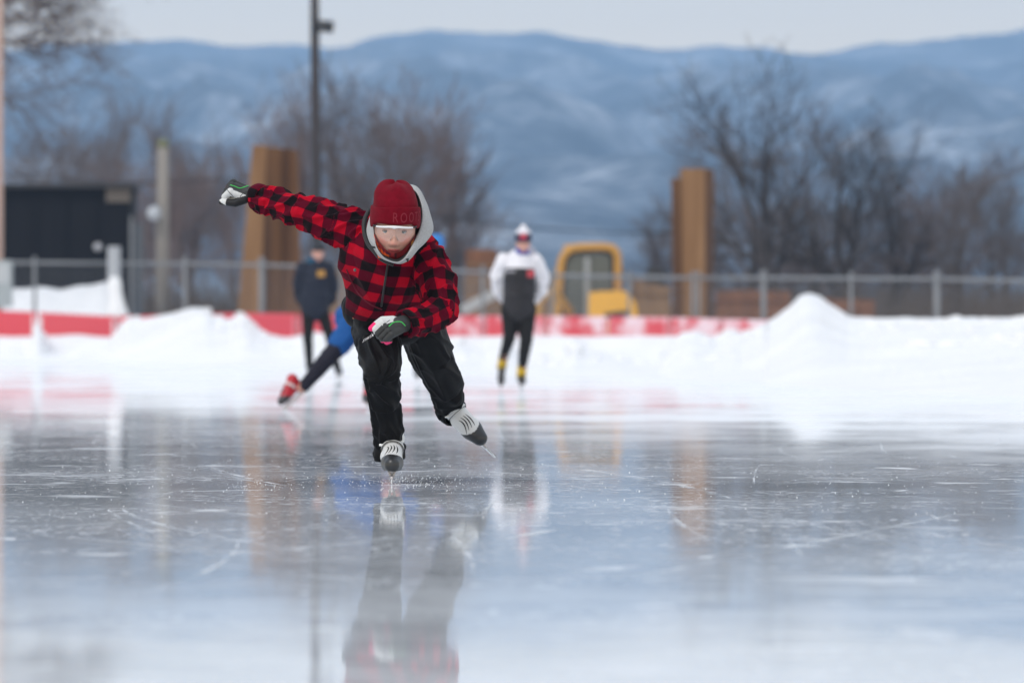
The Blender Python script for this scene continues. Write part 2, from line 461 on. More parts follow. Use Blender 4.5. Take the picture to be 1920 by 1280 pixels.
for i in range(150):
    D = rnd.uniform(13.5, 36); x = rnd.uniform(-.11, .11) * D; a = rnd.gauss(0, .30) + rnd.choice((0, 0, .3, -.35)); k = rnd.gauss(0, .03)
    if rnd.random() < .06: a += rnd.choice((-1, 1)) * rnd.uniform(.8, 1.4)
    L_ = rnd.uniform(.8, 5.0); w_ = rnd.uniform(.002, .008) if rnd.random() < .9 else rnd.uniform(.010, .022); n_ = 14; l_, r_ = [], []
    p = Vector((x, D, .0012 + .00002 * i))
    for j in range(n_ + 1):
        d = Vector((math.sin(a), -math.cos(a), 0)); s_ = Vector((d.y, -d.x, 0)) * w_ * math.sin(math.pi * (j + .3) / (n_ + .6)) ** .5
        l_.append(p - s_); r_.append(p + s_); p = p + d * (L_ / n_); a += k * L_ / n_
    mb.loft([l_, r_], False)
tag(mb.build('blade_cuts', CUT, smooth=False), 'long fine white cuts left in the ice by skate blades', 'blade cuts', kind='stuff')

# ---- far mountains
RIDGE = [(-1600, 120), (-800, 60), (-200, 90), (0, 92), (200, 80), (330, 77), (420, 83), (540, 77), (590, 84), (645, 93), (700, 70), (800, 61), (950, 59), (1040, 62), (1090, 70), (1200, 86), (1290, 98), (1350, 90), (1420, 88), (1500, 103), (1560, 97), (1650, 80), (1750, 77), (1810, 66), (1860, 70), (1920, 56), (2100, 50), (2700, 90), (3500, 60)]
rows = []; NX = 300
for j, D in enumerate(np.concatenate([np.geomspace(1300, 9000, 110), np.linspace(9060, 10000, 14)])):
    r = []
    for i in range(NX):
        x = -2300 + 4600 * i / (NX - 1)
        px = 960 + x * F / 9000
        zr = ZP(interp(px, RIDGE) + 8 * noise.fractal(Vector((px * .012, .5, 0)), 1., 2., 4), 9000)
        v = (D - 1300) / 7700
        if v <= 1.0:
            base = 1.0 * v ** 1.25
            rg = noise.ridged_multi_fractal(Vector((x * .0026 + 4, D * .0011, 1.3)), .9, 2.1, 5, 1.0, 2.0) - 1.0
            amp = .16 * math.sin(math.pi * min(1, max(0, v)) ** .8) * min(1, v * 3)
            z = zr * (base + amp * rg * .9) + 6 * noise.noise(Vector((x * .01, D * .004, 0))) * min(1, (1 - v) * 5)
        else:
            z = zr * (1 - (D - 9000) / 2600)
        r.append((x, D, max(z, -1.0) - .3))
    rows.append(r)
mb = MB(); mb.loft(rows, closed=False)
MM = bpy.data.materials.new('wooded_mountain'); MM.use_nodes = True; t = MM.node_tree; b = t.nodes['Principled BSDF']
b.inputs['Roughness'].default_value = 1; b.inputs['Specular IOR Level'].default_value = 0
tcn = t.nodes.new('ShaderNodeTexCoord'); mpn = t.nodes.new('ShaderNodeMapping'); mpn.inputs['Scale'].default_value = (1, .35, 1.4)
t.links.new(tcn.outputs['Object'], mpn.inputs[0])
n1 = t.nodes.new('ShaderNodeTexNoise'); n1.inputs['Scale'].default_value = .006; n1.inputs['Detail'].default_value = 7; n1.inputs['Roughness'].default_value = .62
t.links.new(mpn.outputs[0], n1.inputs['Vector'])
r1 = t.nodes.new('ShaderNodeValToRGB'); e = r1.color_ramp.elements
e[0].position, e[0].color = .40, (.03, .038, .048, 1); e[1].position, e[1].color = .68, (.60, .63, .67, 1)
q = e.new(.50); q.color = (.07, .085, .105, 1)
q = e.new(.57); q.color = (.20, .22, .25, 1)
n2 = t.nodes.new('ShaderNodeTexNoise'); n2.inputs['Scale'].default_value = .045; n2.inputs['Detail'].default_value = 5; n2.inputs['Roughness'].default_value = .7
t.links.new(tcn.outputs['Object'], n2.inputs['Vector'])
mm_ = t.nodes.new('ShaderNodeMix'); mm_.inputs['Factor'].default_value = .38
t.links.new(n1.outputs[0], mm_.inputs['A']); t.links.new(n2.outputs[0], mm_.inputs['B'])
t.links.new(mm_.outputs['Result'], r1.inputs[0]); t.links.new(r1.outputs[0], b.inputs['Base Color'])
tag(mb.build('mountains', MM), kind='structure')
# ================================================================== things behind the rink
RED = None
def crash_pad_material():
    m = bpy.data.materials.new('snow_dusted_red_vinyl'); m.use_nodes = True; t = m.node_tree; b = t.nodes['Principled BSDF']; b.inputs['Roughness'].default_value = .5
    L = t.links.new
    tc = t.nodes.new('ShaderNodeTexCoord'); mp = t.nodes.new('ShaderNodeMapping'); mp.inputs['Rotation'].default_value = (0, .9, 0); mp.inputs['Scale'].default_value = (.55, 1, 2.2)
    L(tc.outputs['Object'], mp.inputs[0])
    n = t.nodes.new('ShaderNodeTexNoise'); n.inputs['Scale'].default_value = 1.1; n.inputs['Detail'].default_value = 6; n.inputs['Roughness'].default_value = .6
    L(mp.outputs[0], n.inputs['Vector'])
    sx = t.nodes.new('ShaderNodeSeparateXYZ'); L(tc.outputs['Object'], sx.inputs[0])
    # the wind has driven more snow onto the pads in the middle of the straight
    rr = t.nodes.new('ShaderNodeMapRange'); rr.inputs['From Min'].default_value = -4.5; rr.inputs['From Max'].default_value = 1.0; rr.inputs['To Min'].default_value = -.22; rr.inputs['To Max'].default_value = .05
    L(sx.outputs['X'], rr.inputs['Value'])
    ad = t.nodes.new('ShaderNodeMath'); ad.operation = 'ADD'; L(n.outputs[0], ad.inputs[0]); L(rr.outputs[0], ad.inputs[1])
    r = t.nodes.new('ShaderNodeMapRange'); r.inputs['From Min'].default_value = .45; r.inputs['From Max'].default_value = .66; L(ad.outputs[0], r.inputs['Value'])
    x = t.nodes.new('ShaderNodeMix'); x.data_type = 'RGBA'; x.inputs['A'].default_value = (.64, .05, .075, 1); x.inputs['B'].default_value = (.80, .62, .68, 1)
    L(r.outputs[0], x.inputs['Factor']); L(x.outputs['Result'], b.inputs['Base Color'])
    return m
RED = crash_pad_material()
SEAM = mat('pale_pad_seam', (.75, .66, .70), .7); SEAM2 = mat('faded_pad_seam', (.66, .24, .28), .7)
edges = [(-150, -72), (-70, 68), (74, 218), (222, 330), (334, 446), (450, 556), (560, 672), (676, 790), (794, 905), (909, 1022), (1026, 1138), (1142, 1254), (1258, 1350), (1354, 1444)]
plab = ['red crash pad at the far end of the row by the grey cabinet', 'red crash pad under the grey cabinet, first full one of the row', 'red crash pad in front of the thick snowy fence post, bottom buried in snow',
        'red crash pad nearly buried behind the tall rounded snow heap', 'red crash pad behind the snow heap with only its top edge showing pale', 'bare red crash pad in front of the leaning rusty pile',
        'red crash pad behind the legs of the skater in the navy jacket', 'red crash pad hidden behind the plaid shirted skater', 'dusted red crash pad just beside the elbow of the plaid shirted skater',
        'snow streaked red crash pad behind the legs of the white jacketed skater', 'snow streaked red crash pad below the yellow excavator cab', 'pale snow streaked crash pad below the excavator engine cover',
        'nearly white crash pad below the straight rusty pile', 'pale pink crash pad last before the tall pointed snow heap']
TOPY = [(-150, 578), (0, 581), (70, 585), (216, 593), (470, 586), (556, 588), (860, 591), (1000, 592), (1250, 594), (1300, 596), (1444, 600)]
for (a, b_), lb in zip(edges, plab):
    A = G(a, interp(a, BAN)); B = G(b_, interp(b_, BAN)); zt0, zt1 = ZP(interp(a, TOPY), A.y), ZP(interp(b_, TOPY), B.y)
    root = tag(empty('crash_pad', (A + B) / 2), lb, 'crash pad', 'red padded barrier along the rink')
    th = Vector((0, .28, 0)); mb = MB()
    prof = []
    for q, zt in ((A, zt0), (B, zt1)):
        prof.append([q + Vector((0, 0, .0)), q + Vector((0, -.02, .15)), q + Vector((0, -.02, zt - .07)), q + Vector((0, .04, zt)), q + th + Vector((0, -.06, zt)), q + th + Vector((0, 0, zt - .07)), q + th])
    mb.loft(prof, True, True, True); mb.build('pad', RED, root, False)
    for fx in (.03, .97):
        q = A.lerp(B, fx); zt = zt0 + (zt1 - zt0) * fx
        s_ = MB(); s_.box(q + Vector((0, -.035, zt * .5)), (.09, .02, zt - .16)); s_.build('strap', SEAM if -80 < a < 80 else SEAM2, root)

# ---- chain-link fence
GALV = mat('galvanised_steel', (.20, .21, .225), .55, .2, var=.15, vscale=3)
WIRE = mat('galvanised_wire', (.22, .23, .25), .5, .5)
def fence(posts, label, wires=True, wpitch=.16):
    """posts: (px, top py, D, radius)"""
    p0 = G(*posts[0][:1], posts[0][2])
    root = tag(empty('chain_link_fence', p0), label, 'fence', 'chain link fence sections')
    tops = []
    for px, py, D, r in posts:
        z = ZP(py, D); b = G(px, D, -.06); tops.append(Vector((b.x, D, z)))
        m_ = MB(); m_.tube([b, b + Vector((0, 0, z + .06 + .04))], r * .82, 10); m_.ball((b.x, D, z + .05), r * .95, 10, 6)
        m_.build('post', GALV, root)
    for z0, nm, rr in ((0, 'top_rail', .042),):
        m_ = MB(); m_.tube([q + Vector((0, .05, -.06)) for q in tops], rr, 8); m_.build(nm, GALV, root)
    m_ = MB()
    for i in range(len(tops) - 1):
        A, B = tops[i], tops[i + 1]; Lh = (B - A).length; hgt = A.z
        n = max(2, int((Lh + hgt) / wpitch))
        for s in (1, -1):
            for k in range(n):
                # a slanted wire clipped to the panel
                c = k * wpitch
                u0, u1 = c - hgt, c
                w0, w1 = 0., hgt
                if u0 < 0: w0 = -u0; u0 = 0
                if u1 > Lh: w1 = hgt - (u1 - Lh); u1 = Lh
                if u1 <= u0: continue
                pt = []
                for uu, ww in ((u0, w0), (u1, w1)):
                    f = uu / Lh; f = f if s > 0 else 1 - f
                    q = A.lerp(B, f); pt.append(Vector((q.x, q.y + .1, ww * q.z / hgt - .03)))
                m_.tube(pt, .004, 3, False)
    m_.build('wire_mesh', WIRE, root)
    return root
fence([(-215, 487, 146, .055), (-75, 487, 145, .055), (65, 488, 144, .06), (206, 489, 143, .06)], 'chain link fence section in front of the black shed')
fence([(218, 489, 143, .05), (347, 490, 142, .075), (491, 492, 141, .095), (640, 497, 139, .05)], 'chain link fence section crossing in front of the leaning rusty pile')
fence([(652, 498, 139, .05), (780, 500, 137, .06), (905, 505, 134, .06), (1035, 511, 131, .05), (1180, 514, 128, .05), (1300, 516, 127, .055)], 'chain link fence section in front of the yellow excavator and straight rusty pile')
fence([(1310, 516, 127, .05), (1432, 516, 126, .08), (1596, 517, 124, .055), (1757, 518, 122, .09), (1930, 521, 120, .06), (2100, 523, 118, .06)], 'chain link fence section behind the tall pointed snow heap')
# thick post caked in snow
root = tag(empty('snowy_post', G(214, 142)), 'thick pale post caked with snow in front of the black shed', 'post')
mb = MB(); mb.tube([G(214, 142, -.06), G(214, 142, ZP(462, 142))], .17, 14); mb.build('post', mat('weathered_pale_post', (.36, .38, .41), .7, var=.15), root)
mb = MB(); q = [(221, 600, .34), (219, 580, .25), (217, 560, .20), (215, 545, .185), (215, 530, .18), (214, 519, .10)]
mb.tube([P(a, c, 141.8) for a, c, r in q], [r for a, c, r in q], 12); mb.build('caked_snow', SNOW, root)

# ---- rusty sheet piles
RUST_SHADE = mat('rusty_steel_shade', (.17, .078, .026), .85, var=.0, col2=(.075, .032, .012), vscale=1.2, stretch=(1.6, 1, .12), bump=.01, bscale=6)  # darker rust for recessed and turned faces, shade put into the colour
RUST_LIT = mat('rusty_steel_lit', (.265, .148, .068), .85, col2=(.16, .075, .026), vscale=1.4, stretch=(1.6, 1, .15), bump=.01, bscale=6)  # paler rust for faces turned to the front, light put into the colour
def plate(top, bot, yo, th, D, m, root, name='web'):
    """upright steel plate between photo columns: top/bot are (px0, px1, py)"""
    a, b, ty = top; c, d, by = bot; mb = MB()
    ty0, ty1 = ty if hasattr(ty, '__len__') else (ty, ty)
    z0 = -.06
    # base columns extended straight down to the ground
    def base(pt, pb):
        A = P(pt[0], pt[1], D); B = P(pb, by, D); k = (A.z - z0) / (A.z - B.z); return Vector((A.x + (B.x - A.x) * k, D, z0))
    t0, t1 = P(a, ty0, D), P(b, ty1, D); b0, b1 = base((a, ty0), c), base((b, ty1), d)
    f = Vector((0, yo[0], 0)); g = Vector((0, yo[1], 0)); k = Vector((0, th, 0))
    vs = [b0 + f, b1 + g, t1 + g, t0 + f]
    mb.add(vs + [q + k for q in vs], [(0, 1, 2, 3), (7, 6, 5, 4), (0, 4, 5, 1), (1, 5, 6, 2), (2, 6, 7, 3), (3, 7, 4, 0)])
    return mb.build(name, m, root, False)
root = tag(empty('sheet_pile', G(510, 152)), 'leaning rusty brown steel sheet pile, wider of the two, behind the fence', 'sheet pile', 'rusty sheet piles standing behind the fence')
plate((473, 500, (272, 272)), (446, 488, 585), (0, .0), .06, 152, RUST_LIT, root, 'flange')
plate((500, 540, (274, 277)), (488, 527, 585), (.08, .55), .06, 152, RUST_SHADE, root, 'web')
plate((540, 558, (277, 284)), (527, 566, 585), (.55, .15), .06, 152, RUST_SHADE, root, 'flange')
root = tag(empty('sheet_pile', G(1300, 150)), 'straight upright rusty brown steel sheet pile beside the yellow excavator', 'sheet pile', 'rusty sheet piles standing behind the fence')
plate((1259, 1276, (334, 334)), (1262, 1279, 590), (.0, .2), .06, 150, RUST_SHADE, root, 'flange')
plate((1276, 1322, (316, 316)), (1279, 1322, 590), (.24, .05), .06, 150, RUST_LIT, root, 'web')
plate((1322, 1340, (316, 317)), (1322, 1338, 590), (.0, .4), .06, 150, RUST_SHADE, root, 'flange')

# ---- lamp mast with floodlight
DARK = mat('dark_painted_steel', (.035, .033, .035), .5, .2, var=.2)
root = tag(empty('lamp_mast', G(594, 158)), 'tall dark lamp mast with a boxy floodlight near the top', 'lamp mast')
mb = MB(); mb.tube([G(597, 158, -.06), P(592, 250, 158), P(590, 0, 158), P(589, -260, 158)], [.17, .15, .125, .11], 12); mb.build('mast', mat('brown_black_pole', (.035, .028, .03), .7, var=.2), root)
fl = MB(); c = P(609, 50, 157.7); fl.box(c, (.52, .45, .33), Matrix.Rotation(.08, 3, 'Y')); o_ = bevel(fl.build('floodlight', DARK, root, False), .05)
mb = MB(); mb.box(c + Vector((-.02, -.26, -.02)), (.44, .04, .24)); mb.build('lens', mat('dark_lens', (.02, .022, .025), .15), o_)
mb = MB(); mb.box(P(597, 57, 157.8), (.34, .08, .08)); mb.build('bracket', DARK, root)
mb = MB(); mb.box(P(586, 48, 157.8), (.10, .16, .3)); mb.build('junction_box', DARK, root)

# ---- utility pole with round lamp, and the pale pole at the picture edge
root = tag(empty('utility_pole', G(305, 165)), 'short grey wooden utility pole with greenish cap and round white lamp', 'utility pole')
WOOD = mat('weathered_wood', (.27, .25, .23), .9, col2=(.17, .155, .14), vscale=1.3, stretch=(2, 2, .1), bump=.01, bscale=12)
mb = MB(); mb.tube([G(303, 165, -.06), P(306, 275, 165)], [.22, .175], 12); mb.build('pole', WOOD, root)
mb = MB(); mb.tube([P(306, 276, 165), P(306, 262, 165)], [.185, .15], 12); mb.build('pole_cap', mat('mossy_cap', (.16, .17, .09), .9), root)
mb = MB(); mb.ball(P(289, 400, 164.5), (.22, .22, .22)); mb.build('lamp_globe', mat('white_globe', (.42, .45, .49), .4), root)
mb = MB(); mb.tube([P(303, 388, 164.9), P(290, 390, 164.5)], .035, 8); mb.build('lamp_arm', GALV, root)
root = tag(empty('wooden_pole', G(-1, 147)), 'thin pale pinkish wooden pole rising past the end of the black shed', 'pole')
mb = MB(); mb.tube([G(-1, 147, -.06), P(0, -160, 147)], [.10, .08], 10); mb.build('shaft', mat('pale_pink_wood', (.45, .32, .27), .85, var=.15, stretch=(1, 1, .1)), root)
mb = MB(); mb.box(P(0, -120, 146.9), (1.6, .1, .12)); mb.build('crossarm', WOOD, root)

# ---- black shed
root = tag(empty('shed', G(120, 168)), 'long black flat roofed shed behind the fence', 'shed')
BLK = mat('black_cladding', (.009, .009, .012), .9, spec=.2, var=.35, vscale=1.5, stretch=(6, 1, .3))
D = 168; A, B = P(6, 0, D), P(243, 0, D)
mb = MB(); z0, z1 = -.06, ZP(352, D); mb.box(((A.x + B.x) / 2, D + 1.6, (z0 + z1) / 2), (B.x - A.x, 3.2, z1 - z0)); mb.build('wall', BLK, root, False)
mb = MB(); mb.box(((A.x + B.x) / 2, D + 1.5, z1 + .06), (B.x - A.x + .25, 3.6, .12)); mb.build('roof', mat('dark_roof_felt', (.04, .04, .045), .9), root, False)
mb = MB(); mb.box((P(222, 0, D).x, D - .06, ZP(366, D)), (.75, .08, .42)); mb.build('vent_panel', mat('dull_wood_panel', (.13, .11, .095), .8), root, False)
mb = MB(); mb.ball((P(184, 0, D).x, D - .12, ZP(463, D)), .13); mb.build('wall_lamp', mat('frosted_lamp', (.45, .46, .5), .4), root)
mb = MB()
for px in (8, 66, 124, 182, 240): mb.box((P(px, 0, D).x, D - .035, (z0 + z1) / 2), (.10, .05, z1 - z0))
mb.build('batten', BLK, root, False)
root = tag(empty('screen_panel', G(254, 160)), 'narrow slate grey screen panel at the end of the black shed', 'screen')
mb = MB(); mb.box((P(256, 0, 160).x, 160, (ZP(420, 160)) / 2), (.42, .08, ZP(420, 160))); mb.build('board', mat('slate_grey_board', (.075, .085, .10), .7, var=.2), root, False)
mb = MB(); mb.box((P(247, 0, 160).x, 159.9, ZP(405, 160) / 2), (.07, .09, ZP(405, 160))); mb.build('frame', GALV, root, False)
# snow heap in front of the shed
rows = []
for j in range(14):
    r = []
    for i in range(60):
        px = -160 + 395 * i / 59; v = j / 13; D = 150 + 14 * v
        top = interp(px, [(-160, 560), (0, 545), (24, 540), (60, 537), (110, 540), (160, 535), (200, 527), (235, 575)])
        r.append((G(px, D).x, D, -.07 + (ZP(top, 155) + .07) * math.sin(math.pi * v) ** .6 + .05 * noise.noise(Vector((px * .03, v * 4, 5)))))
    rows.append(r)
mb = MB(); mb.loft(rows, False)
tag(mb.build('snow_heap', SNOW), 'long low heap of snow between the fence and the black shed', 'snow heap')
# grey cabinet
root = tag(empty('cabinet', G(6, 138)), 'pale grey metal cabinet on a post at the end of the fence', 'cabinet')
CAB = mat('grey_enamel', (.33, .37, .39), .5, var=.1)
mb = MB(); c = P(2, 532, 138); mb.box(c, (.56, .4, 1.18)); bevel(mb.build('housing', CAB, root, False), .03)
mb = MB(); mb.box(c + Vector((0, -.21, .26)), (.46, .02, .5)); mb.build('door', mat('grey_door', (.42, .45, .47), .5), root, False)
mb = MB(); mb.box((c.x, c.y, .1), (.3, .3, .4)); mb.build('plinth', GALV, root, False)

# ---- mini excavator
root = tag(empty('excavator', G(1110, 152)), 'yellow mini excavator parked behind the fence beside the straight rusty pile', 'excavator')
YEL = mat('yellow_paint', (.82, .42, .035), .4, var=.08); OCH = mat('ochre_frame_paint', (.50, .26, .05), .5, var=.1)
RUB = mat('black_rubber', (.02, .02, .02), .8); GLS = bpy.data.materials.new('cab_glass'); GLS.use_nodes = True
t = GLS.node_tree; b = t.nodes['Principled BSDF']; b.inputs['Base Color'].default_value = (.075, .095, .10, 1); b.inputs['Roughness'].default_value = .08; b.inputs['Alpha'].default_value = .9
D = 152
arch = [(1046, 640), (1046, 592), (1049, 540), (1053, 492), (1062, 474), (1078, 465), (1110, 463), (1142, 464), (1153, 470), (1158, 486), (1158, 544), (1158, 592), (1158, 640)]
sp = spline(arch, 6); cf = MB()
for dy in (0, 1.25):
    cf.tube([P(x, y, D) + Vector((0, dy, 0)) for x, y in sp], .115, 8)
cf.build('cab_frame', OCH, root)
mb = MB()
for x0, x1, y in ((1056, 1150, 463),): mb.box(P(1104, 465, D) + Vector((0, .62, .02)), ((x1 - x0) * D / F, 1.3, .16))
bevel(mb.build('cab_roof', OCH, root, False), .06)
mb = MB(); a, c = P(1056, 476, D), P(1152, 476, D); zb = P(0, 640, D).z
mb.add([(a.x, D + .02, zb), (c.x, D + .02, zb), (c.x, D + .02, a.z), (a.x, D + .02, a.z)], [(0, 1, 2, 3)]); mb.build('windscreen', GLS, root, False)
mb = MB(); mb.add([(a.x, D + 1.2, zb), (c.x, D + 1.2, zb), (c.x, D + 1.2, a.z), (a.x, D + 1.2, a.z)], [(0, 1, 2, 3)]); mb.build('rear_window', GLS, root, False)
mb = MB(); q = P(1104, 560, D); mb.box(q + Vector((-.05, -.08, .2)), (.14, .08, 1.9)); mb.build('window_bar', mat('grey_bar', (.30, .32, .33), .5), root, False)
mb = MB(); mb.box(P(1078, 572, D + .1), (.66, .06, .80)); mb.build('dark_cab_box', mat('dark_cab_fill', (.028, .032, .036), .5), root, False)  # added dark box that darkens the lower half of the cab
mb = MB(); mb.tube([P(x, y, D - .03) for x, y in spline([(1056, 640), (1056, 560), (1060, 498), (1068, 480), (1082, 474), (1134, 473), (1146, 479), (1148, 500), (1148, 640)], 5)], .045, 6); mb.build('window_seal', RUB, root)
mb = MB(); q = P(1080, 575, D); mb.box(q + Vector((0, .7, -.1)), (.55, .5, .6)); mb.box(q + Vector((0, 1.0, .35)), (.5, .14, .7)); bevel(mb.build('seat', mat('dark_seat', (.05, .055, .05), .8), root, False), .08)
mb = MB(); prof = [(1104, 640), (1104, 556), (1112, 548), (1156, 546), (1175, 549), (1187, 562), (1194, 585), (1196, 640)]
sp = spline(prof, 4); mb.loft([[P(x, y, D) + Vector((0, dy, 0)) for x, y in sp] for dy in (-.75, -.70, -.1)], True, True, True)
en = bevel(mb.build('engine_cover', YEL, root, False), .05)
mb = MB(); mb.box(P(1155, 590, D - .78), (.62, .05, .16), Matrix.Rotation(-.12, 3, 'Y')); mb.build('grille', RUB, en, False)
mb = MB(); mb.box(P(1115, 0, D).xyz * Vector((1, 1, 0)) + Vector((0, .3, .55)), (2.1, 1.7, .28)); bevel(mb.build('deck', YEL, root, False), .05)
for dx in (-.75, .75):
    mb = MB(); cx = P(1115, 0, D).x + dx
    path = [(cx, D - .6, .2), (cx, D + 1.2, .2), (cx, D + 1.42, .3), (cx, D + 1.2, .42), (cx, D - .6, .42), (cx, D - .82, .3)]
    ring = [Vector(p) for p in path]
    mb.loft([[p + Vector((-.17, 0, -.1)) for p in ring], [p + Vector((.17, 0, -.1)) for p in ring]], True, True, True); mb.build('track', RUB, root, False)
mb = MB(); bp = [P(1068, 585, D - .9), P(1040, 545, D - 2.2), P(1010, 560, D - 3.4), P(1004, 620, D - 3.7)]
mb.tube(bp, [.14, .15, .12, .09], 4); mb.build('boom', OCH, root)
# ---- low plank barrier, concrete slab, timber stack, barrel
PLK = mat('reddish_planks', (.21, .095, .052), .85, col2=(.13, .06, .036), vscale=1.5, stretch=(3, 1, .5)); PLK2 = mat('yellowish_planks', (.25, .15, .08), .85, col2=(.15, .088, .05), vscale=1.5, stretch=(4, 1, .3))
def plank_wall(x0, x1, y0, y1, D, m, label, name='plank_barrier'):
    root = tag(empty(name, G((x0 + x1) / 2, D)), label, 'barrier', 'low plank barriers behind the fence')
    n = max(2, int((x1 - x0) / 24)); mb = MB(); rnd = random.Random(int(x0))
    for i in range(n):
        xa, xb = x0 + (x1 - x0) * i / n, x0 + (x1 - x0) * (i + 1) / n
        zt = ZP(y0 + (y1 - y0) * i / n + rnd.uniform(-2, 2), D); A, B = G(xa, D), G(xb, D)
        mb.box(((A.x + B.x) / 2, D + rnd.uniform(-.02, .02), zt / 2), (B.x - A.x - .015, .07, zt + .06))
    mb.build('boards', m, root, False)
    A, B = G(x0, D), G(x1, D); mb = MB(); mb.box(((A.x + B.x) / 2, D - .09, ZP((y0 + y1) / 2 + 12, D)), (B.x - A.x, .06, .14)); mb.build('rail', m, root, False)
plank_wall(1185, 1258, 528, 542, 158, PLK2, 'yellowish plank barrier between the excavator and the straight rusty pile')
plank_wall(1342, 1482, 546, 548, 158, PLK, 'reddish plank barrier just behind the pointed snow heap')
plank_wall(1535, 1640, 562, 566, 158, PLK, 'short low reddish plank barrier past the pointed snow heap')
plank_wall(870, 1040, 520, 522, 160, PLK2, 'brown plank barrier behind the white jacketed skater')
plank_wall(565, 660, 505, 500, 160, PLK2, 'tall brown plank barrier beside the leaning rusty pile')
root = tag(empty('concrete_slab', G(905, 150)), 'tilted pale grey concrete slab left of the white jacketed skater', 'slab')
mb = MB(); mb.box(P(905, 562, 150), (1.3, .5, .28), Matrix.Rotation(math.radians(-28), 3, 'Y')); bevel(mb.build('slab', mat('pale_concrete', (.40, .40, .40), .9, var=.15), root, False), .03)
mb = MB(); q = P(905, 0, 150); mb.box((q.x, 150.1, .5), (.5, .4, 1.1)); mb.build('support', mat('grey_block', (.2, .2, .2), .9), root, False)
root = tag(empty('timber_crate', G(905, 162)), 'reddish brown timber crate showing above the fence beside the white jacketed skater', 'crate')
mb = MB(); z1 = ZP(468, 162); mb.box((G(903, 162).x, 162, z1 / 2), (.95, .9, z1)); bevel(mb.build('box', PLK, root, False), .02)
for k in range(3):
    mb = MB(); mb.box((G(903, 162).x, 161.53, z1 * (.25 + .3 * k)), (.97, .05, .1)); mb.build('slat', PLK2, root, False)
root = tag(empty('spoil_tank', G(1230, 165)), 'dark box shaped tank showing over the fence beside the straight rusty pile', 'tank')
mb = MB(); z1 = ZP(504, 165); mb.box((G(1229, 165).x, 165, z1 / 2), (.55, .5, z1)); bevel(mb.build('body', DARK, root, False), .04)
mb = MB(); mb.tube([(G(1229, 165).x, 165, z1), (G(1229, 165).x, 165, z1 + .09)], .1, 10); mb.build('lid', DARK, root)

# ---- wires
for k, (a, b_, D) in enumerate((((640, 372), (1300, 436), 175), ((-60, 318), (480, 330), 190))):
    A, B = P(*a, D), P(*b_, D); pts = []
    for i in range(25):
        f = i / 24; pts.append(A.lerp(B, f) - Vector((0, 0, .35 * 4 * f * (1 - f))))
    mb = MB(); mb.tube(pts, .022, 5)
    tag(mb.build('overhead_wire', RUB), ('dark overhead wire sagging behind the white jacketed skater', 'dark overhead wire running above the black shed roof')[k], 'wire')

# ================================================================== bare trees
BARK = mat('grey_brown_bark', (.10, .085, .083), .95, var=.25, vscale=2)
TWIG = mat('bare_twigs', (.135, .115, .118), .95, var=.3, vscale=1)
BARK2 = mat('dark_bark', (.048, .043, .046), .95, var=.25, vscale=2)
TWIGB = mat('reddish_twigs', (.18, .135, .13), .95, var=.3, vscale=1)
def grow(mbT, mbC, p, d, ln, r, lev, maxl, rnd, spread, up, kids):
    n = 4 if lev < 2 else 3 if lev < 4 else 2
    pts = [p.copy()]; rs = [r]; dirs = []
    for i in range(n):
        d = (d + Vector((rnd.gauss(0, 1), rnd.gauss(0, 1), rnd.gauss(0, 1))) * (.10 + .05 * lev) + Vector((0, 0, up * .09))).normalized()
        p = p + d * (ln / n); pts.append(p.copy()); dirs.append(d.copy()); rs.append(max(r * (1 - .48 * (i + 1) / n), .0085))
    (mbT if lev == 0 else mbC).tube(pts, rs, 8 if lev == 0 else 5 if lev == 1 else 3, lev == 0)
    if lev >= maxl: return
    k = kids[min(lev, len(kids) - 1)]
    for c in range(k):
        f = rnd.uniform(.30 if lev else .28, 1.0) if c else 1.0
        i = min(n - 1, int(f * n)); q = pts[i].lerp(pts[i + 1], f * n - i if f < 1 else 1)
        a = dirs[i].orthogonal().normalized(); a.rotate(Matrix.Rotation(rnd.uniform(0, 6.283), 3, dirs[i]))
        th = math.radians(rnd.uniform(.5, 1.2) * spread) * (.6 if c == 0 else 1)
        nd_ = (dirs[i] * math.cos(th) + a * math.sin(th)).normalized()
        grow(mbT, mbC, q, nd_, ln * rnd.uniform(.5, .78), max(rs[min(i + 1, n)] * rnd.uniform(.55, .8), .0085), lev + 1, maxl, rnd, spread, up, kids)
def tree_proto(seed, h, spread, up, kids, maxl, r0, bark, twig):
    rnd = random.Random(seed); a, b_ = MB(), MB()
    grow(a, b_, Vector((0, 0, -.1)), Vector((rnd.gauss(0, .05), rnd.gauss(0, .05), 1)).normalized(), h * .45, r0, 0, maxl, rnd, spread, up, kids)
    zt = max(v[2] for v in b_.v); s = h / zt
    res = []
    for nm, q, m_ in (('trunk', a, bark), ('crown', b_, twig)):
        me = bpy.data.meshes.new(nm); me.from_pydata([(x * s, y * s, z * s) for x, y, z in q.v], [], q.f)
        me.polygons.foreach_set('use_smooth', [True] * len(me.polygons)); me.materials.append(m_); res.append((nm, me))
    return res
PRO = {
    'open': tree_proto(3, 9, 38, 1.0, (6, 5, 5, 4), 4, .21, BARK2, BARK2),
    'vase': tree_proto(8, 8, 24, 1.3, (8, 6, 5, 4), 4, .15, BARK, TWIG),
    'vaseb': tree_proto(21, 8, 28, 1.2, (8, 6, 5, 4), 4, .14, BARK, TWIGB),
    'round': tree_proto(14, 7, 48, .5, (7, 6, 5, 4), 4, .13, BARK2, TWIG),
    'thin': tree_proto(30, 7, 26, 1.0, (6, 5, 5, 3), 4, .09, BARK2, BARK),
}
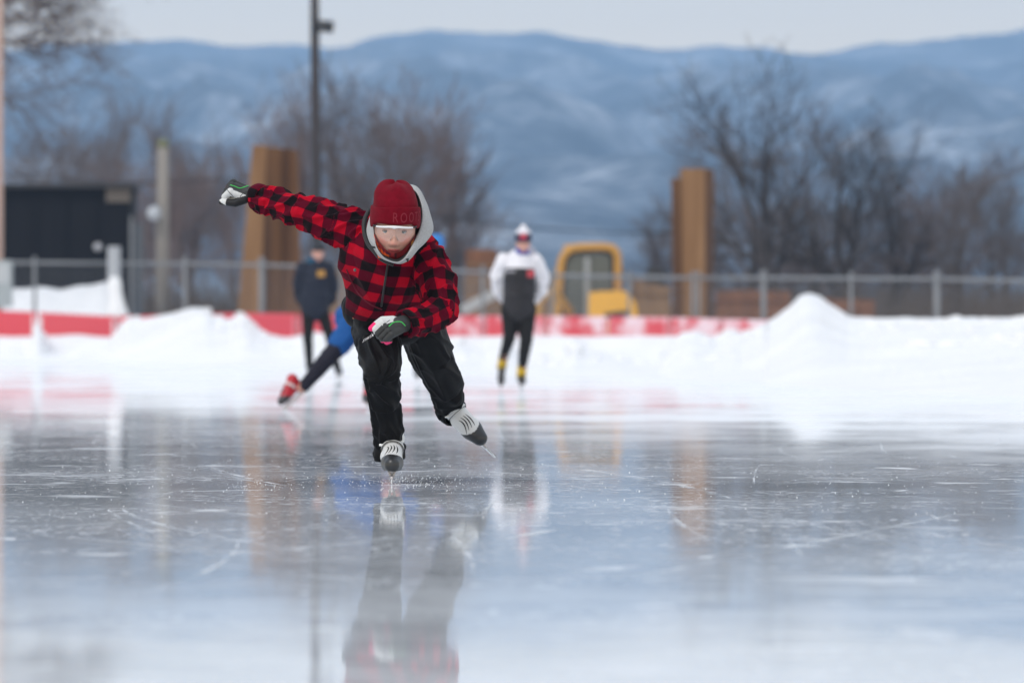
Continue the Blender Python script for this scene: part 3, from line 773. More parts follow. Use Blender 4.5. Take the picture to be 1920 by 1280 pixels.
def tree(kind, px, topy, D, label, rz, wide=1.0, ref={'open': 9, 'vase': 8, 'vaseb': 8, 'round': 7, 'thin': 7}):
    s = (ZP(topy, D) + .06) / ref[kind] * 1.02
    root = tag(empty('bare_tree', G(px, D, -.06), rz), label, 'tree', 'bare trees behind the rink')
    root.scale = (s * wide, s * wide, s)
    for nm, me in PRO[kind]:
        o = bpy.data.objects.new(nm, me); COL.objects.link(o); o.parent = root
    return root
TL = [
 ('open', 1468, 72, 172, 'tallest dark bare tree behind the fence, forked crown over the pointed snow heap', .4, 1.0),
 ('open', 1625, 190, 176, 'wide open bare tree just past the round crowned one', 1.9, 1.2),
 ('vase', 1250, 385, 192, 'thin pale bare tree at the open side of the straight rusty pile', 2.7, 1.0),
 ('round', 1815, 255, 179, 'broad dark bare tree above the second thick fence post', 5.6, 1.2),
 ('vase', 690, 100, 176, 'tall upright grey brown bare tree just beside the dark lamp mast', 1.0, 1.0),
 ('vaseb', 780, 130, 180, 'reddish bare tree above the beanie of the plaid shirted skater', 2.2, 1.1),
 ('vase', 870, 205, 185, 'fan shaped bare tree at the open side of the lamp mast clump', 3.1, 1.0),
 ('vaseb', 535, 130, 188, 'reddish bare tree rising behind the leaning rusty pile', .2, .9),
 ('round', 1390, 190, 180, 'broad bare tree with dense twigs beside the straight rusty pile', 2.0, 1.1),
 ('round', 1540, 185, 184, 'round crowned bare tree next to the tallest tree', 4.0, 1.1),
 ('open', 1655, 205, 178, 'dark forked bare tree second from the tallest tree', 5.0, .8),
 ('vaseb', 1745, 300, 186, 'low reddish bare tree behind the thickest fence post', 1.4, 1.0),
 ('thin', 1770, 330, 174, 'thin straight bare tree behind the fence past the forked one', .9, .8),
 ('round', 1850, 300, 182, 'wide bare tree towards the open end of the fence', 2.9, 1.0),
 ('thin', 1905, 290, 176, 'slim dark bare tree at the open end of the fence', 3.7, 1.0),
 ('vase', 1305, 300, 190, 'pale fan shaped bare tree directly behind the straight rusty pile', .5, 1.0),
 ('round', 1600, 380, 196, 'small bushy bare tree filling the gap below the two forked trees', 1.2, 1.3),
 ('round', 1460, 390, 198, 'small bushy bare tree below the crown of the tallest tree', 3.3, 1.3),
 ('vase', 380, 180, 205, 'upright bare tree behind the short utility pole', 2.4, 1.0),
 ('vaseb', 300, 250, 200, 'reddish bare tree wrapped round the top of the utility pole', .7, 1.1),
 ('round', 210, 230, 215, 'dense bare tree above the end of the black shed', 1.8, 1.1),
 ('round', 110, 240, 212, 'dense bare tree above the middle of the black shed', 4.4, 1.2),
 ('vase', 150, 160, 225, 'tall thin bare tree far behind the black shed', 5.5, .9),
 ('round', 20, 235, 210, 'dense bare tree above the far end of the black shed', .3, 1.2),
 ('vaseb', 445, 260, 208, 'low reddish bare tree between utility pole and leaning rusty pile', 3.9, 1.0),
 ('round', 620, 300, 200, 'low bushy bare tree at the foot of the lamp mast', 2.6, 1.2),
 ('round', 820, 330, 205, 'low bushy bare tree behind the plaid shirted skater', 1.1, 1.3),
]
for k_, px, ty, D, lb, rz, wd in TL: tree(k_, px, ty, D, lb, rz, wd)
# big spreading tree whose trunk stands just past the picture edge
a, b_ = MB(), MB(); rnd = random.Random(5)
tp = [Vector((0, 0, -.1)), Vector((.05, 0, 4)), Vector((-.05, 0, 8)), Vector((.05, 0, 12)), Vector((0, 0, 15))]
a.tube(tp, [.34, .3, .25, .16, .05], 10)
for i in range(30):
    z = rnd.uniform(8.2, 14.6); az = rnd.uniform(0, 6.283); ln = (3.2 - (z - 8) * .17) * rnd.uniform(.75, 1.1)
    d = Vector((math.cos(az), math.sin(az), rnd.uniform(-.10, .30))).normalized()
    dm = MB(); grow(dm, b_, Vector((0, 0, z)), d, ln, .065, 1, 4, rnd, 40, .1, (0, 8, 6, 4))
root = tag(empty('bare_tree', G(-48, 172, -.06)), 'big spreading bare tree with drooping brown twigs beside the pale wooden pole', 'tree', 'bare trees behind the rink')
a.build('trunk', BARK, root).matrix_parent_inverse = Matrix.Identity(4)
b_.build('crown', mat('brown_twigs', (.15, .112, .10), .95, var=.25, vscale=1), root).matrix_parent_inverse = Matrix.Identity(4)

# ---- scrub along the fence
rnd = random.Random(77); mb = MB()
for i in range(5200):
    px = rnd.uniform(230, 2050); D = rnd.uniform(162, 196); hgt = rnd.uniform(.7, 2.3) * (1 if px > 1340 or px < 470 else .8)
    p = G(px, D, -.06); pts = [p]; d = Vector((rnd.gauss(0, .22), rnd.gauss(0, .2), 1)).normalized()
    for k in range(3):
        d = (d + Vector((rnd.gauss(0, .2), rnd.gauss(0, .2), 0))).normalized(); p = p + d * hgt / 3; pts.append(p)
    mb.tube(pts, [.02, .016, .012, .007], 3, False)
    for k in range(3):
        q = pts[rnd.randint(1, 2)]; e = (d + Vector((rnd.gauss(0, .6), rnd.gauss(0, .6), rnd.uniform(-.1, .4)))).normalized()
        mb.tube([q, q + e * hgt * .25, q + (e + Vector((0, 0, .3))) * hgt * .42], [.011, .009, .006], 3, False)
tag(mb.build('brush', mat('dry_scrub', (.105, .082, .068), .95, var=.35, vscale=.6)), 'tangle of brown leafless scrub along the back of the fence', 'scrub', kind='stuff')
# ================================================================== people
D0 = 20.0
def S(px, py, dy=0.): return P(px, py, D0 + dy)
CLOTH_BLACK = None
# ---- plaid wool: two woven stripe sets read from the cloth's own UV map
def plaid_material():
    m = bpy.data.materials.new('red_black_plaid'); m.use_nodes = True; t = m.node_tree; b = t.nodes['Principled BSDF']; L = t.links.new
    b.inputs['Roughness'].default_value = .9; b.inputs['Specular IOR Level'].default_value = .08
    b.inputs['Sheen Weight'].default_value = .05; b.inputs['Sheen Roughness'].default_value = .4; b.inputs['Sheen Tint'].default_value = (1, .3, .35, 1)
    uv = t.nodes.new('ShaderNodeUVMap'); uv.uv_map = 'UVMap'
    nzn = t.nodes.new('ShaderNodeTexNoise'); nzn.inputs['Scale'].default_value = 9; nzn.inputs['Detail'].default_value = 2; L(uv.outputs[0], nzn.inputs['Vector'])
    sb = t.nodes.new('ShaderNodeVectorMath'); sb.operation = 'SUBTRACT'; L(nzn.outputs['Color'], sb.inputs[0]); sb.inputs[1].default_value = (.5, .5, .5)
    sc = t.nodes.new('ShaderNodeVectorMath'); sc.operation = 'SCALE'; L(sb.outputs[0], sc.inputs[0]); sc.inputs['Scale'].default_value = .016
    ad = t.nodes.new('ShaderNodeVectorMath'); ad.operation = 'ADD'; L(uv.outputs[0], ad.inputs[0]); L(sc.outputs[0], ad.inputs[1])
    sx = t.nodes.new('ShaderNodeSeparateXYZ'); L(ad.outputs[0], sx.inputs[0])
    st = []
    for k in ('X', 'Y'):
        f = t.nodes.new('ShaderNodeMath'); f.operation = 'MULTIPLY'; f.inputs[1].default_value = 1 / .086; L(sx.outputs[k], f.inputs[0])
        g = t.nodes.new('ShaderNodeMath'); g.operation = 'FRACT'; L(f.outputs[0], g.inputs[0])
        h = t.nodes.new('ShaderNodeMath'); h.operation = 'PINGPONG'; h.inputs[1].default_value = .5; L(f.outputs[0], h.inputs[0])
        c = t.nodes.new('ShaderNodeMapRange'); c.inputs['From Min'].default_value = .235; c.inputs['From Max'].default_value = .265; L(h.outputs[0], c.inputs['Value'])
        st.append(c.outputs[0])
    s = t.nodes.new('ShaderNodeMath'); s.operation = 'ADD'; L(st[0], s.inputs[0]); L(st[1], s.inputs[1])
    hf = t.nodes.new('ShaderNodeMath'); hf.operation = 'MULTIPLY'; hf.inputs[1].default_value = .5; L(s.outputs[0], hf.inputs[0])
    r = t.nodes.new('ShaderNodeValToRGB'); e = r.color_ramp.elements
    e[0].position, e[0].color = 0, (.40, .003, .017, 1); e[1].position, e[1].color = 1, (.008, .006, .008, 1); q = e.new(.5); q.color = (.085, .0025, .013, 1)
    L(hf.outputs[0], r.inputs[0])
    wv = t.nodes.new('ShaderNodeTexNoise'); wv.inputs['Scale'].default_value = 420; wv.inputs['Detail'].default_value = 3; L(uv.outputs[0], wv.inputs['Vector'])
    mr_ = t.nodes.new('ShaderNodeMapRange'); mr_.inputs['To Min'].default_value = .65; mr_.inputs['To Max'].default_value = 1.35; L(wv.outputs[0], mr_.inputs['Value'])
    x = t.nodes.new('ShaderNodeMix'); x.data_type = 'RGBA'; x.blend_type = 'MULTIPLY'; x.inputs['Factor'].default_value = 1; L(r.outputs[0], x.inputs['A']); L(mr_.outputs[0], x.inputs['B'])
    L(x.outputs['Result'], b.inputs['Base Color'])
    bp = t.nodes.new('ShaderNodeBump'); bp.inputs['Distance'].default_value = .0012; L(wv.outputs[0], bp.inputs['Height']); L(bp.outputs[0], b.inputs['Normal'])
    return m
def plaid_uv(bl, groups, frames):
    """each sewn panel (sleeve, body) carries its own straight weave"""
    me = bl.me; bl.me.vertices.foreach_set('co', bl.V.astype(np.float32).ravel())
    D = bl.dist(bl.V); gid = np.array([groups[i] for i in range(len(bl.p))]); n = len(me.polygons)
    F4 = np.array([tuple(p.vertices) + ((p.vertices[-1],) if len(p.vertices) == 3 else ()) for p in me.polygons])
    ng = len(frames); Dg = np.stack([D[gid == g].min(0) for g in range(ng)])
    fg = Dg[:, F4].mean(2).argmin(0)
    uvl = me.uv_layers.new(name='UVMap'); out_ = np.zeros((len(me.loops), 2), np.float32)
    UV = []
    for g, fr in enumerate(frames):
        if fr[0] == 'tube':          # polyline of bone points, u along, v round it
            pts = [np.array(p) for p in fr[1]]; best = np.full(len(bl.V), 1e9); u = np.zeros(len(bl.V)); v = np.zeros(len(bl.V)); acc = 0
            for a, b in zip(pts[:-1], pts[1:]):
                d = b - a; Ln = np.linalg.norm(d); d = d / Ln; rel = bl.V - a; t = rel @ d; tc_ = np.clip(t, 0, Ln)
                ds = np.linalg.norm(rel - tc_[:, None] * d, axis=1); e1 = np.cross(d, fr[3]); e1 /= np.linalg.norm(e1); e2 = np.cross(d, e1)
                ang = np.arctan2(rel @ e2, rel @ e1); k = ds < best; best[k] = ds[k]; u[k] = (acc + t)[k]; v[k] = (ang * fr[2])[k]; acc += Ln
            UV.append(np.stack([u, v], 1))
        else:                        # flat body panel: origin, u axis, v axis
            o, a, b = (np.array(q) for q in fr[1:4]); rel = bl.V - o; UV.append(np.stack([rel @ a, rel @ b], 1))
    UV = np.stack(UV)
    lv = np.empty(len(me.loops), np.int32); me.loops.foreach_get('vertex_index', lv)
    ls = np.empty(n, np.int32); lt = np.empty(n, np.int32); me.polygons.foreach_get('loop_start', ls); me.polygons.foreach_get('loop_total', lt)
    gl = np.repeat(fg, lt)
    out_ = UV[gl, lv].astype(np.float32)
    uvl.data.foreach_set('uv', out_.ravel())

# ---- head (local: x to picture right, -y forward, z up; origin between the eyes' level and the skull centre)
def head_local(nu=72, nv=56):
    rings = []
    def gs(v, c, s): return math.exp(-((v - c) / s) ** 2)
    for j in range(nv + 1):
        ph = -math.pi / 2 + math.pi * j / nv; r = []
        for i in range(nu):
            th = 2 * math.pi * i / nu
            dx, dy, dz = max(math.cos(ph), .01) * math.sin(th), -max(math.cos(ph), .01) * math.cos(th), math.sin(ph)
            z = .114 * dz; x = .073 * dx; y = .094 * dy
            if z < -.02:
                k = min(1, (-.02 - z) / .09); x *= 1 - .40 * k ** 1.3
                if dy < 0: y = y * (1 + .10 * k) - .006 * k
                else: y *= 1 - .25 * k
            if dy < 0:
                f = -dy
                nose = gs(x, 0, .0095 + .004 * max(0, -z / .04)) * (sstep(.012, -.034, z) if z > -.034 else sstep(-.060, -.036, z))
                d = .024 * nose + .008 * (gs(x, .0125, .006) + gs(x, -.0125, .006)) * gs(z, -.040, .007)
                d -= .011 * (gs(x, .031, .015) + gs(x, -.031, .015)) * gs(z, .001, .010)
                d += .005 * gs(z, .021, .008) * gs(abs(x), .028, .028)
                d += .004 * (gs(x, .043, .018) + gs(x, -.043, .018)) * gs(z, -.034, .018)
                lip = gs(x, 0, .019)
                d += lip * (.0095 * gs(z, -.0635, .0055) + .0095 * gs(z, -.0745, .005) - .0035 * gs(z, -.0690, .0022))
                d += .007 * gs(x, 0, .016) * gs(z, -.101, .014) - .003 * gs(x, 0, .02) * gs(z, -.086, .006)
                y -= d * min(1, f * 3)
            r.append((x, y, z))
        rings.append(r)
    return rings
HEADR = head_local()
def head_surface(x, z):
    """front y of the face at (x, z)"""
    best = None
    for r in HEADR:
        for p in r:
            if p[1] < 0:
                d = (p[0] - x) ** 2 + (p[2] - z) ** 2
                if best is None or d < best[0]: best = (d, p[1])
    return best[1]
def frame(o, fwd, up):
    """4x4 with local -y along fwd, z near up"""
    f = Vector(fwd).normalized(); x = Vector(up).cross(f).normalized(); z = x.cross(-f).normalized()
    M = Matrix(((x.x, -f.x, z.x, o[0]), (x.y, -f.y, z.y, o[1]), (x.z, -f.z, z.z, o[2]), (0, 0, 0, 1)))
    return M
SKIN = mat('skin', (.62, .38, .31), .5, attr='Col', var=.05, vscale=60, spec=.35)
SKIN.node_tree.nodes['Principled BSDF'].inputs['Subsurface Weight'].default_value = .08
SKIN.node_tree.nodes['Principled BSDF'].inputs['Subsurface Radius'].default_value = (.012, .005, .003)
EYEM = mat('eye', (.7, .7, .7), .15, attr='Col')
BLACKM = mat('matte_black', (.012, .012, .013), .6)

# ---- hands and gloves: palm, four bent fingers of different lengths, a thumb
def hand_prims(bl, wrist, a, n, curl=1.0, sc=1.0, thumb_in=1.0, side=None):
    """a: wrist->knuckles, n: out of the back of the hand, side: towards the thumb"""
    a = Vector(a).normalized(); n = Vector(n); n = (n - a * n.dot(a)).normalized()
    s = side if side else a.cross(n)
    if side is not None: s = (Vector(side) - a * Vector(side).dot(a) - n * Vector(side).dot(n)).normalized()
    k0 = wrist + a * .082 * sc
    for i, off in enumerate((.030, .010, -.010, -.029)):
        bl.cap(wrist + a * .015 * sc + s * off * .62 * sc, .0165 * sc, k0 + s * off * sc - n * .003 * abs(off) / .03, .0145 * sc, ('palm', i))
    for i, (off, ln) in enumerate(((.030, .92), (.010, 1.0), (-.010, .95), (-.029, .76))):
        p = k0 + s * off * sc; d = a.copy(); ax = a.cross(n).normalized()
        segs = [(.036 * ln, .0125), (.026 * ln, .0115), (.021 * ln, .0100)]
        angs = [72 * curl, 88 * curl, 62 * curl]; r0 = .0140
        for (L_, r_), an in zip(segs, angs):
            d = (Matrix.Rotation(math.radians(-an), 3, ax) @ d).normalized()
            if d.dot(n) > .9 and curl > .5: pass
            q = p + d * L_ * sc; bl.cap(p, r0 * sc, q, r_ * sc, ('finger', i)); p = q; r0 = r_
    t0 = wrist + a * .022 * sc + s * .030 * sc - n * .006 * sc
    t1 = t0 + (a * .55 + s * (.62 - .3 * thumb_in) - n * .35).normalized() * .038 * sc
    t2 = t1 + (a * .85 - s * .12 * thumb_in - n * .42).normalized() * .030 * sc
    t3 = t2 + (a * .80 - s * .30 * thumb_in - n * .45).normalized() * .024 * sc
    bl.cap(t0, .0175 * sc, t1, .0150 * sc, ('thumb', 0)).cap(t1, .0150 * sc, t2, .0130 * sc, ('thumb', 1)).cap(t2, .0130 * sc, t3, .0110 * sc, ('thumb', 2))
    return dict(a=a, n=n, s=s, k0=k0, t3=t3, t0=t0)

# ---- speed skate: boot, strap, toe marks, blade
SHELL = mat('skate_boot_shell', (.5, .5, .5), .35, attr='Col', spec=.5)
STRAP = mat('white_strap', (.70, .71, .71), .45)
STEEL = mat('polished_steel', (.86, .88, .90), .35, .6); ALLOY = mat('alloy_frame', (.58, .55, .55), .45, .4)
def skate(parent, heel_mid, T, U, top=(.72, .73, .73), low=(.030, .032, .036), voxel=.004, cuff=.15, detail=True, strapm=None):
    """heel_mid: point on the sole under the ankle; T toe direction, U up out of the boot"""
    T = Vector(T).normalized(); U = Vector(U); U = (U - T * U.dot(T)).normalized(); Sd = T.cross(U)
    o = Vector(heel_mid)
    def q(t, u, s_=0.): return o + T * t + U * u + Sd * s_
    bl = Blob()
    bl.cap(q(-.045, .034), .036, q(.03, .036), .036, 's').cap(q(.03, .036), .036, q(.115, .031), .043, 's').cap(q(.115, .031), .043, q(.165, .026), .030, 's')
    bl.cap(q(-.03, .04), .038, q(-.022, cuff), .044, 'c').cap(q(-.015, .09), .040, q(.10, .048), .036, 'i').cap(q(.06, .05, .012), .034, q(.14, .036, .006), .030, 's')
    bl.remesh(voxel, 8)
    V = np.array(o); Tn, Un = np.array(T), np.array(U)
    # flat sole
    def colf(b):
        rel = b.V - V; t = rel @ Tn; u = rel @ Un; c = np.zeros((len(b.V), 3)); c[:] = top
        lo = (u < .016) | (t > .10) & (u < .036 + (t - .10) * .56) | (t > .172)
        lo |= (u < .055) & (t < -.02)
        c[lo] = low
        return c
    rel = bl.V - V; u = rel @ Un; k = u < .002; bl.V[k] += ((.002 - u[k]) * .9)[:, None] * Un
    bl.colors(colf); bv = bl.bvh(); boot = bl.build('skate', SHELL, parent)
    mb = MB()   # blade: long thin steel runner
    z0, z1 = -.052, -.026; prof = [(-.165, z0 + .006), (-.15, z0), (.2, z0), (.222, z0 + .004), (.236, z0 + .013), (.225, z1), (-.155, z1)]
    mb.loft([[q(t, z, -.0022) for t, z in prof], [q(t, z, .0022) for t, z in prof]], True, True, True); mb.build('blade', STEEL, boot, False)
    mb = MB(); mb.tube([q(-.16, -.022), q(.185, -.022)], .0058, 8)
    for t in (-.04, .115):
        for s_ in (-.011, .011): mb.tube([q(t, .004, s_), q(t + .004, -.022, s_ * .45)], .0055, 6)
        mb.box(q(t, -.001), (.026, .03, .008), Matrix((Sd, T, U)).transposed())
    mb.build('blade_tube', ALLOY, boot)
    if detail:
        # buckle strap round the instep, laid on the shell
        mb = MB(); ring = []
        for k in range(25):
            an = math.radians(-112 + 224 * k / 24); c = q(.026, .062); d = (U * math.cos(an) + Sd * math.sin(an) + T * .45 * math.cos(an)).normalized()
            h = bv.ray_cast(c + d * .2, -d)
            if h[0] is not None: ring.append((h[0] + d * .0025, d))
        if len(ring) > 3:
            w_ = (T * .9 - U * .25).normalized() * .0135; mb.loft([[p - w_ for p, d in ring], [p - w_ + d * .003 for p, d in ring], [p + w_ + d * .003 for p, d in ring], [p + w_ for p, d in ring]], False)
            st = mb.build('strap', strapm or STRAP, boot)
            for sg in (1, -1):
                mb = MB(); mb.tube([p + w_ * sg + d * .002 for p, d in ring], .0013, 5); mb.build('strap_edge', BLACKM, st)
            mb = MB(); p, d = ring[len(ring) * 3 // 4]; mb.box(p + d * .006, (.016, .016, .010)); bevel(mb.build('buckle', STEEL, st), .003)
        mb = MB()   # curved black marks on the instep
        for k in range(4):
            pts = []
            for i in range(9):
                f = i / 8; t = .082 + .05 * f; s_ = -.016 + .011 * k + .016 * (f - .3) ** 2 * (1 + k * .5) - .006 * f
                h = bv.ray_cast(q(t, .25, s_), -U)
                if h[0] is not None: pts.append(h[0] + U * .0004)
            if len(pts) > 2: mb.tube(pts, [.0006 + .0019 * math.sin(math.pi * i / (len(pts) - 1)) for i in range(len(pts))], 6)
        mb.build('instep_mark', BLACKM, boot)
    return boot

# ================================================================== the skater in the plaid shirt
ROOT = tag(empty('person', G(735, D0)), 'speed skater bent low in red and black plaid shirt, dark red beanie and grey hood', 'person')
PLAID = plaid_material()
TROU = mat('black_softshell', (.0048, .0050, .0064), .58, bump=.0006, bscale=500, spec=.15, var=.15, vscale=30)
# joints
shR, elR, wrR = S(672, 432, -.20), S(572, 398, -.10), S(482, 370, .05)
shL, elL, wrL = S(786, 496, -.24), S(827, 583, -.40), S(762, 609, -.55)
# ---- jacket
J = Blob(); grp = []
def jc(g, *a):
    J.cap(*a); grp.append(g)
jc(0, S(738, 474, -.21), .150, S(716, 560, .00), .132)
jc(0, S(716, 560, .00), .132, S(712, 583, .05), .120)
jc(0, S(690, 446, -.19), .092, S(780, 474, -.25), .084)
jc(0, S(742, 440, -.10), .105, S(716, 540, .12), .12)
jc(0, S(688, 480, -.16), .105, S(699, 566, .03), .092)
jc(0, S(780, 496, -.20), .096, S(757, 566, .00), .095)
jc(1, S(680, 437, -.195), .082, S(640, 424, -.17), .074)
jc(1, S(640, 424, -.17), .074, elR, .060)
jc(1, elR, .060, S(520, 382, -.01), .055)
jc(1, S(520, 382, -.01), .055, S(482, 370, .05), .043)
jc(2, S(794, 484, -.26), .074, S(816, 520, -.31), .073)
jc(2, S(816, 520, -.31), .073, elL, .060)
jc(3, elL, .060, S(795, 600, -.47), .053)
jc(3, S(795, 600, -.47), .053, S(760, 607.5, -.545), .043)
J.remesh(.0042, 10)
J.folds(.0115, 15, 1.0, 2.0, only={6, 7, 8, 9}, twist=.9)
J.folds(.0095, 15, 1.0, 4.0, only={10, 11, 12, 13}, twist=-.7)
# broad drape over the body: slanting pulls from shoulder to hem
d = np.zeros(len(J.V)); D_ = J.dist(J.V); near = np.array(grp)[D_.argmin(0)] == 0
for i in np.where(near)[0]:
    v = J.V[i]; q = Vector((v[0] * 9 + v[2] * 7, v[1] * 4, v[2] * 5 - v[0] * 3))
    d[i] = .010 * (1 - 2.4 * abs(noise.noise(q))) + .004 * noise.noise(q * 2.7)
J.displace(d); J.smooth(2, .4)
# open cuffs and hem: cut the ends of the sleeves flat
for wc, el in ((wrR, S(520, 382, -.01)), (S(758, 608, -.55), S(795, 600, -.47))):
    ax = np.array((wc - el).normalized()); rel = (J.V - np.array(wc)) @ ax; rad = np.linalg.norm((J.V - np.array(wc)) - rel[:, None] * ax, axis=1)
    k = (rel > 0) & (rad < .09) & (rel < .1); J.V[k] -= (rel[k] * .93)[:, None] * ax
hem = np.array(S(715, 592, 0)); hn = np.array((-.02, .30, -1.)); hn /= np.linalg.norm(hn)
rel = (J.V - hem) @ hn; k = (rel > 0) & near; J.V[k] -= (rel[k] * .92)[:, None] * hn
tx = (S(786, 466, -.25) - S(690, 446, -.2)); tx.y = 0; tx = Vector((1, 0, -.06)).normalized()
bodyv = Vector((-.10, 0, -1)).normalized()
fr = [('flat', S(721, 520, 0), Vector((1, .25, -.10)).normalized(), Vector((-.10, .35, -1)).normalized()),
      ('tube', [S(690, 440, -.195), S(640, 424, -.17), elR, S(520, 382, -.01), wrR], .0684, np.array((0, 0, -1.))),
      ('tube', [S(794, 484, -.26), S(816, 520, -.31), elL], .0684, np.array((0, 1., 0))),
      ('tube', [elL, S(795, 600, -.47), S(766, 608, -.54)], .0547, np.array((0, 0, -1.)))]
plaid_uv(J, grp, fr)
JB = J.bvh(); jacket = J.build('shirt', PLAID, ROOT)
mb = MB(); tube_on(mb, JB, [(728 - 13 * f, 488 + 86 * f) for f in np.linspace(0, 1, 24)], .0045, 6, .0005); mb.build('zip', mat('black_zip', (.012, .012, .013), .5), jacket)
mb = MB(); tube_on(mb, JB, [tuple(p) for p in spline([(650, 505), (660, 528), (674, 552), (694, 570), (716, 580)], 6)], .0035, 6, .0); mb.build('pocket_seam', mat('plaid_dark_seam', (.11, .003, .015), .9), jacket)  # pocket seam in dark maroon
mb = MB(); mb.ball(onto(JB, 666, 506, .001), .006); mb.build('button', mat('grey_button', (.10, .10, .11), .4), jacket)
# rolled cuff edges
for c0, ax, r, nm in ((wrR, (wrR - elR), .047, 0), (S(758, 608, -.55), (S(758, 608, -.55) - S(795, 600, -.47)), .046, 1)):
    ax = ax.normalized(); a = ax.orthogonal().normalized(); b = ax.cross(a)
    mb = MB(); rings = []
    rnd = random.Random(nm)
    ph = [rnd.uniform(0, 6.28) for _ in range(3)]
    for off, rr in ((-.034, .93), (-.030, 1.06), (-.012, 1.10), (.004, 1.08), (.007, 1.00), (.002, .86), (-.012, .80)):
        rings.append([c0 + ax * (off + .004 * math.sin(2 * t + ph[0])) + (a * math.cos(t) + b * math.sin(t)) * r * rr * (1 + .05 * math.sin(2 * t + ph[1]) + .03 * math.sin(5 * t + ph[2])) for t in np.linspace(0, 2 * math.pi, 40, endpoint=False)])
    mb.loft(rings); ob = mb.build('cuff', PLAID, jacket)
    uvl = ob.data.uv_layers.new(name='UVMap')
    for lp in ob.data.loops:
        v = ob.data.vertices[lp.vertex_index].co - c0; uvl.data[lp.index].uv = (v.dot(ax) + .31, math.atan2(v.dot(b), v.dot(a)) * .047)

# ---- trousers
T = Blob()
hR, kR, aR = S(704, 604, .10), S(714, 694, -.17), S(732, 838, .04)
hL, kL = S(790, 606, .10), S(836, 724, .36)
T.cap(S(682, 580, .17), .082, S(778, 586, .16), .092)
T.cap(S(662, 573, .24), .046, S(680, 580, .22), .05)
T.cap(S(712, 592, .05), .100, S(752, 598, .05), .100)
T.cap(hR, .088, S(711, 650, -.03), .080).cap(S(711, 650, -.03), .080, kR, .066)
T.cap(kR, .066, S(722, 755, -.06), .054).cap(S(722, 755, -.06), .054, aR, .051).cap(aR, .051, S(731, 850, .05), .055)
T.cap(hL, .086, S(808, 660, .22), .083).cap(S(808, 660, .22), .083, kL, .062)
T.cap(kL, .062, S(845, 765, .49), .054).cap(S(842, 756, .47), .055, S(851, 770, .51), .053)
T.remesh(.0042, 8)
T.folds(.0100, 10, 1.1, 11., only={3, 4}, twist=1.4)
T.folds(.0110, 11, 1.0, 6., only={5, 6, 7}, twist=1.1)
T.folds(.0085, 7, 1.0, 9., only={8, 9}, twist=1.0)
T.folds(.0100, 22, .6, 3., only={10, 11}, twist=.3)
T.smooth(3, .5)
for c0, ax in ((S(731, 858, .05), Vector((-.02, .12, -1))), (S(853, 776, .52), (S(905, 830, .42) - S(853, 776, .52)))):
    ax = np.array(ax.normalized()); c = np.array(c0); rel = (T.V - c) @ ax; rad = np.linalg.norm((T.V - c) - rel[:, None] * ax, axis=1)
    k = (rel > -.004) & (rad < .10) & (rel < .15); T.V[k] -= ((rel[k] + .004) * .93)[:, None] * ax
TB = T.bvh(); trousers = T.build('trousers', TROU, ROOT)
# hems
for c0, ax, r in ((S(731, 853, .05), Vector((-.02, .12, -1)).normalized(), .055), (S(850, 772, .51), (S(905, 830, .42) - S(853, 776, .52)).normalized(), .053)):
    a = ax.orthogonal().normalized(); b = ax.cross(a); mb = MB()
    mb.loft([[c0 + ax * (off + .006 * math.sin(t + 1)) + (a * math.cos(t) + b * math.sin(t)) * r * rr * (1 + .04 * math.sin(3 * t + off * 60)) for t in np.linspace(0, 2 * math.pi, 36, endpoint=False)]
             for off, rr in ((-.035, .97), (-.03, 1.07), (-.008, 1.07), (.012, 1.05), (.016, 1.0), (.010, .88))])
    mb.build('hem', TROU, trousers)
def text_mesh(s_, name, space=1.0):
    cu = bpy.data.curves.new(name, 'FONT'); cu.body = s_; cu.space_character = space; cu.resolution_u = 4; cu.extrude = 0
    o = bpy.data.objects.new(name, cu); COL.objects.link(o); dg = bpy.context.evaluated_depsgraph_get(); dg.update()
    me = bpy.data.meshes.new_from_object(o.evaluated_get(dg)); bpy.data.objects.remove(o)
    bm = bmesh.new(); bm.from_mesh(me); bmesh.ops.triangulate(bm, faces=bm.faces); bmesh.ops.subdivide_edges(bm, edges=[e for e in bm.edges if e.calc_length() > .12], cuts=2)
    V = [tuple(v.co) for v in bm.verts]; bm.verts.index_update(); Fc = [tuple(v.index for v in f.verts) for f in bm.faces]; bm.free()
    xs = [v[0] for v in V]; ys = [v[1] for v in V]
    return [((v[0] - min(xs)) / (max(xs) - min(xs)), (v[1] - min(ys)) / (max(ys) - min(ys))) for v in V], Fc
V2, F2 = text_mesh('swix', 'lettering')
mb = MB(); pts = []
ux, uy = Vector((21, -12.5)), Vector((4.5, -9.5))
for a, b in V2:
    p = Vector((679.5, 643)) + ux * a + uy * b; pts.append(onto(TB, p.x, p.y, .0018) or S(p.x, p.y, -.1))
mb.add(pts, F2); mb.build('lettering', mat('white_print', (.75, .75, .78), .6), trousers, False)
mb = MB(); tube_on(mb, TB, [(664, 583), (664, 590), (663, 597)], .004, 6, .001); mb.build('zip_pull', mat('orange_pull', (.45, .14, .06), .5), trousers)
mb = MB(); tube_on(mb, TB, [tuple(p) for p in spline([(742, 612), (748, 640), (752, 655)], 5)], .0018, 5, .0003); tube_on(mb, TB, [tuple(p) for p in spline([(766, 640), (775, 665), (790, 700), (806, 730)], 6)], .0018, 5, .0003)
mb.build('seam', mat('seam_grey', (.02, .02, .022), .6), trousers)

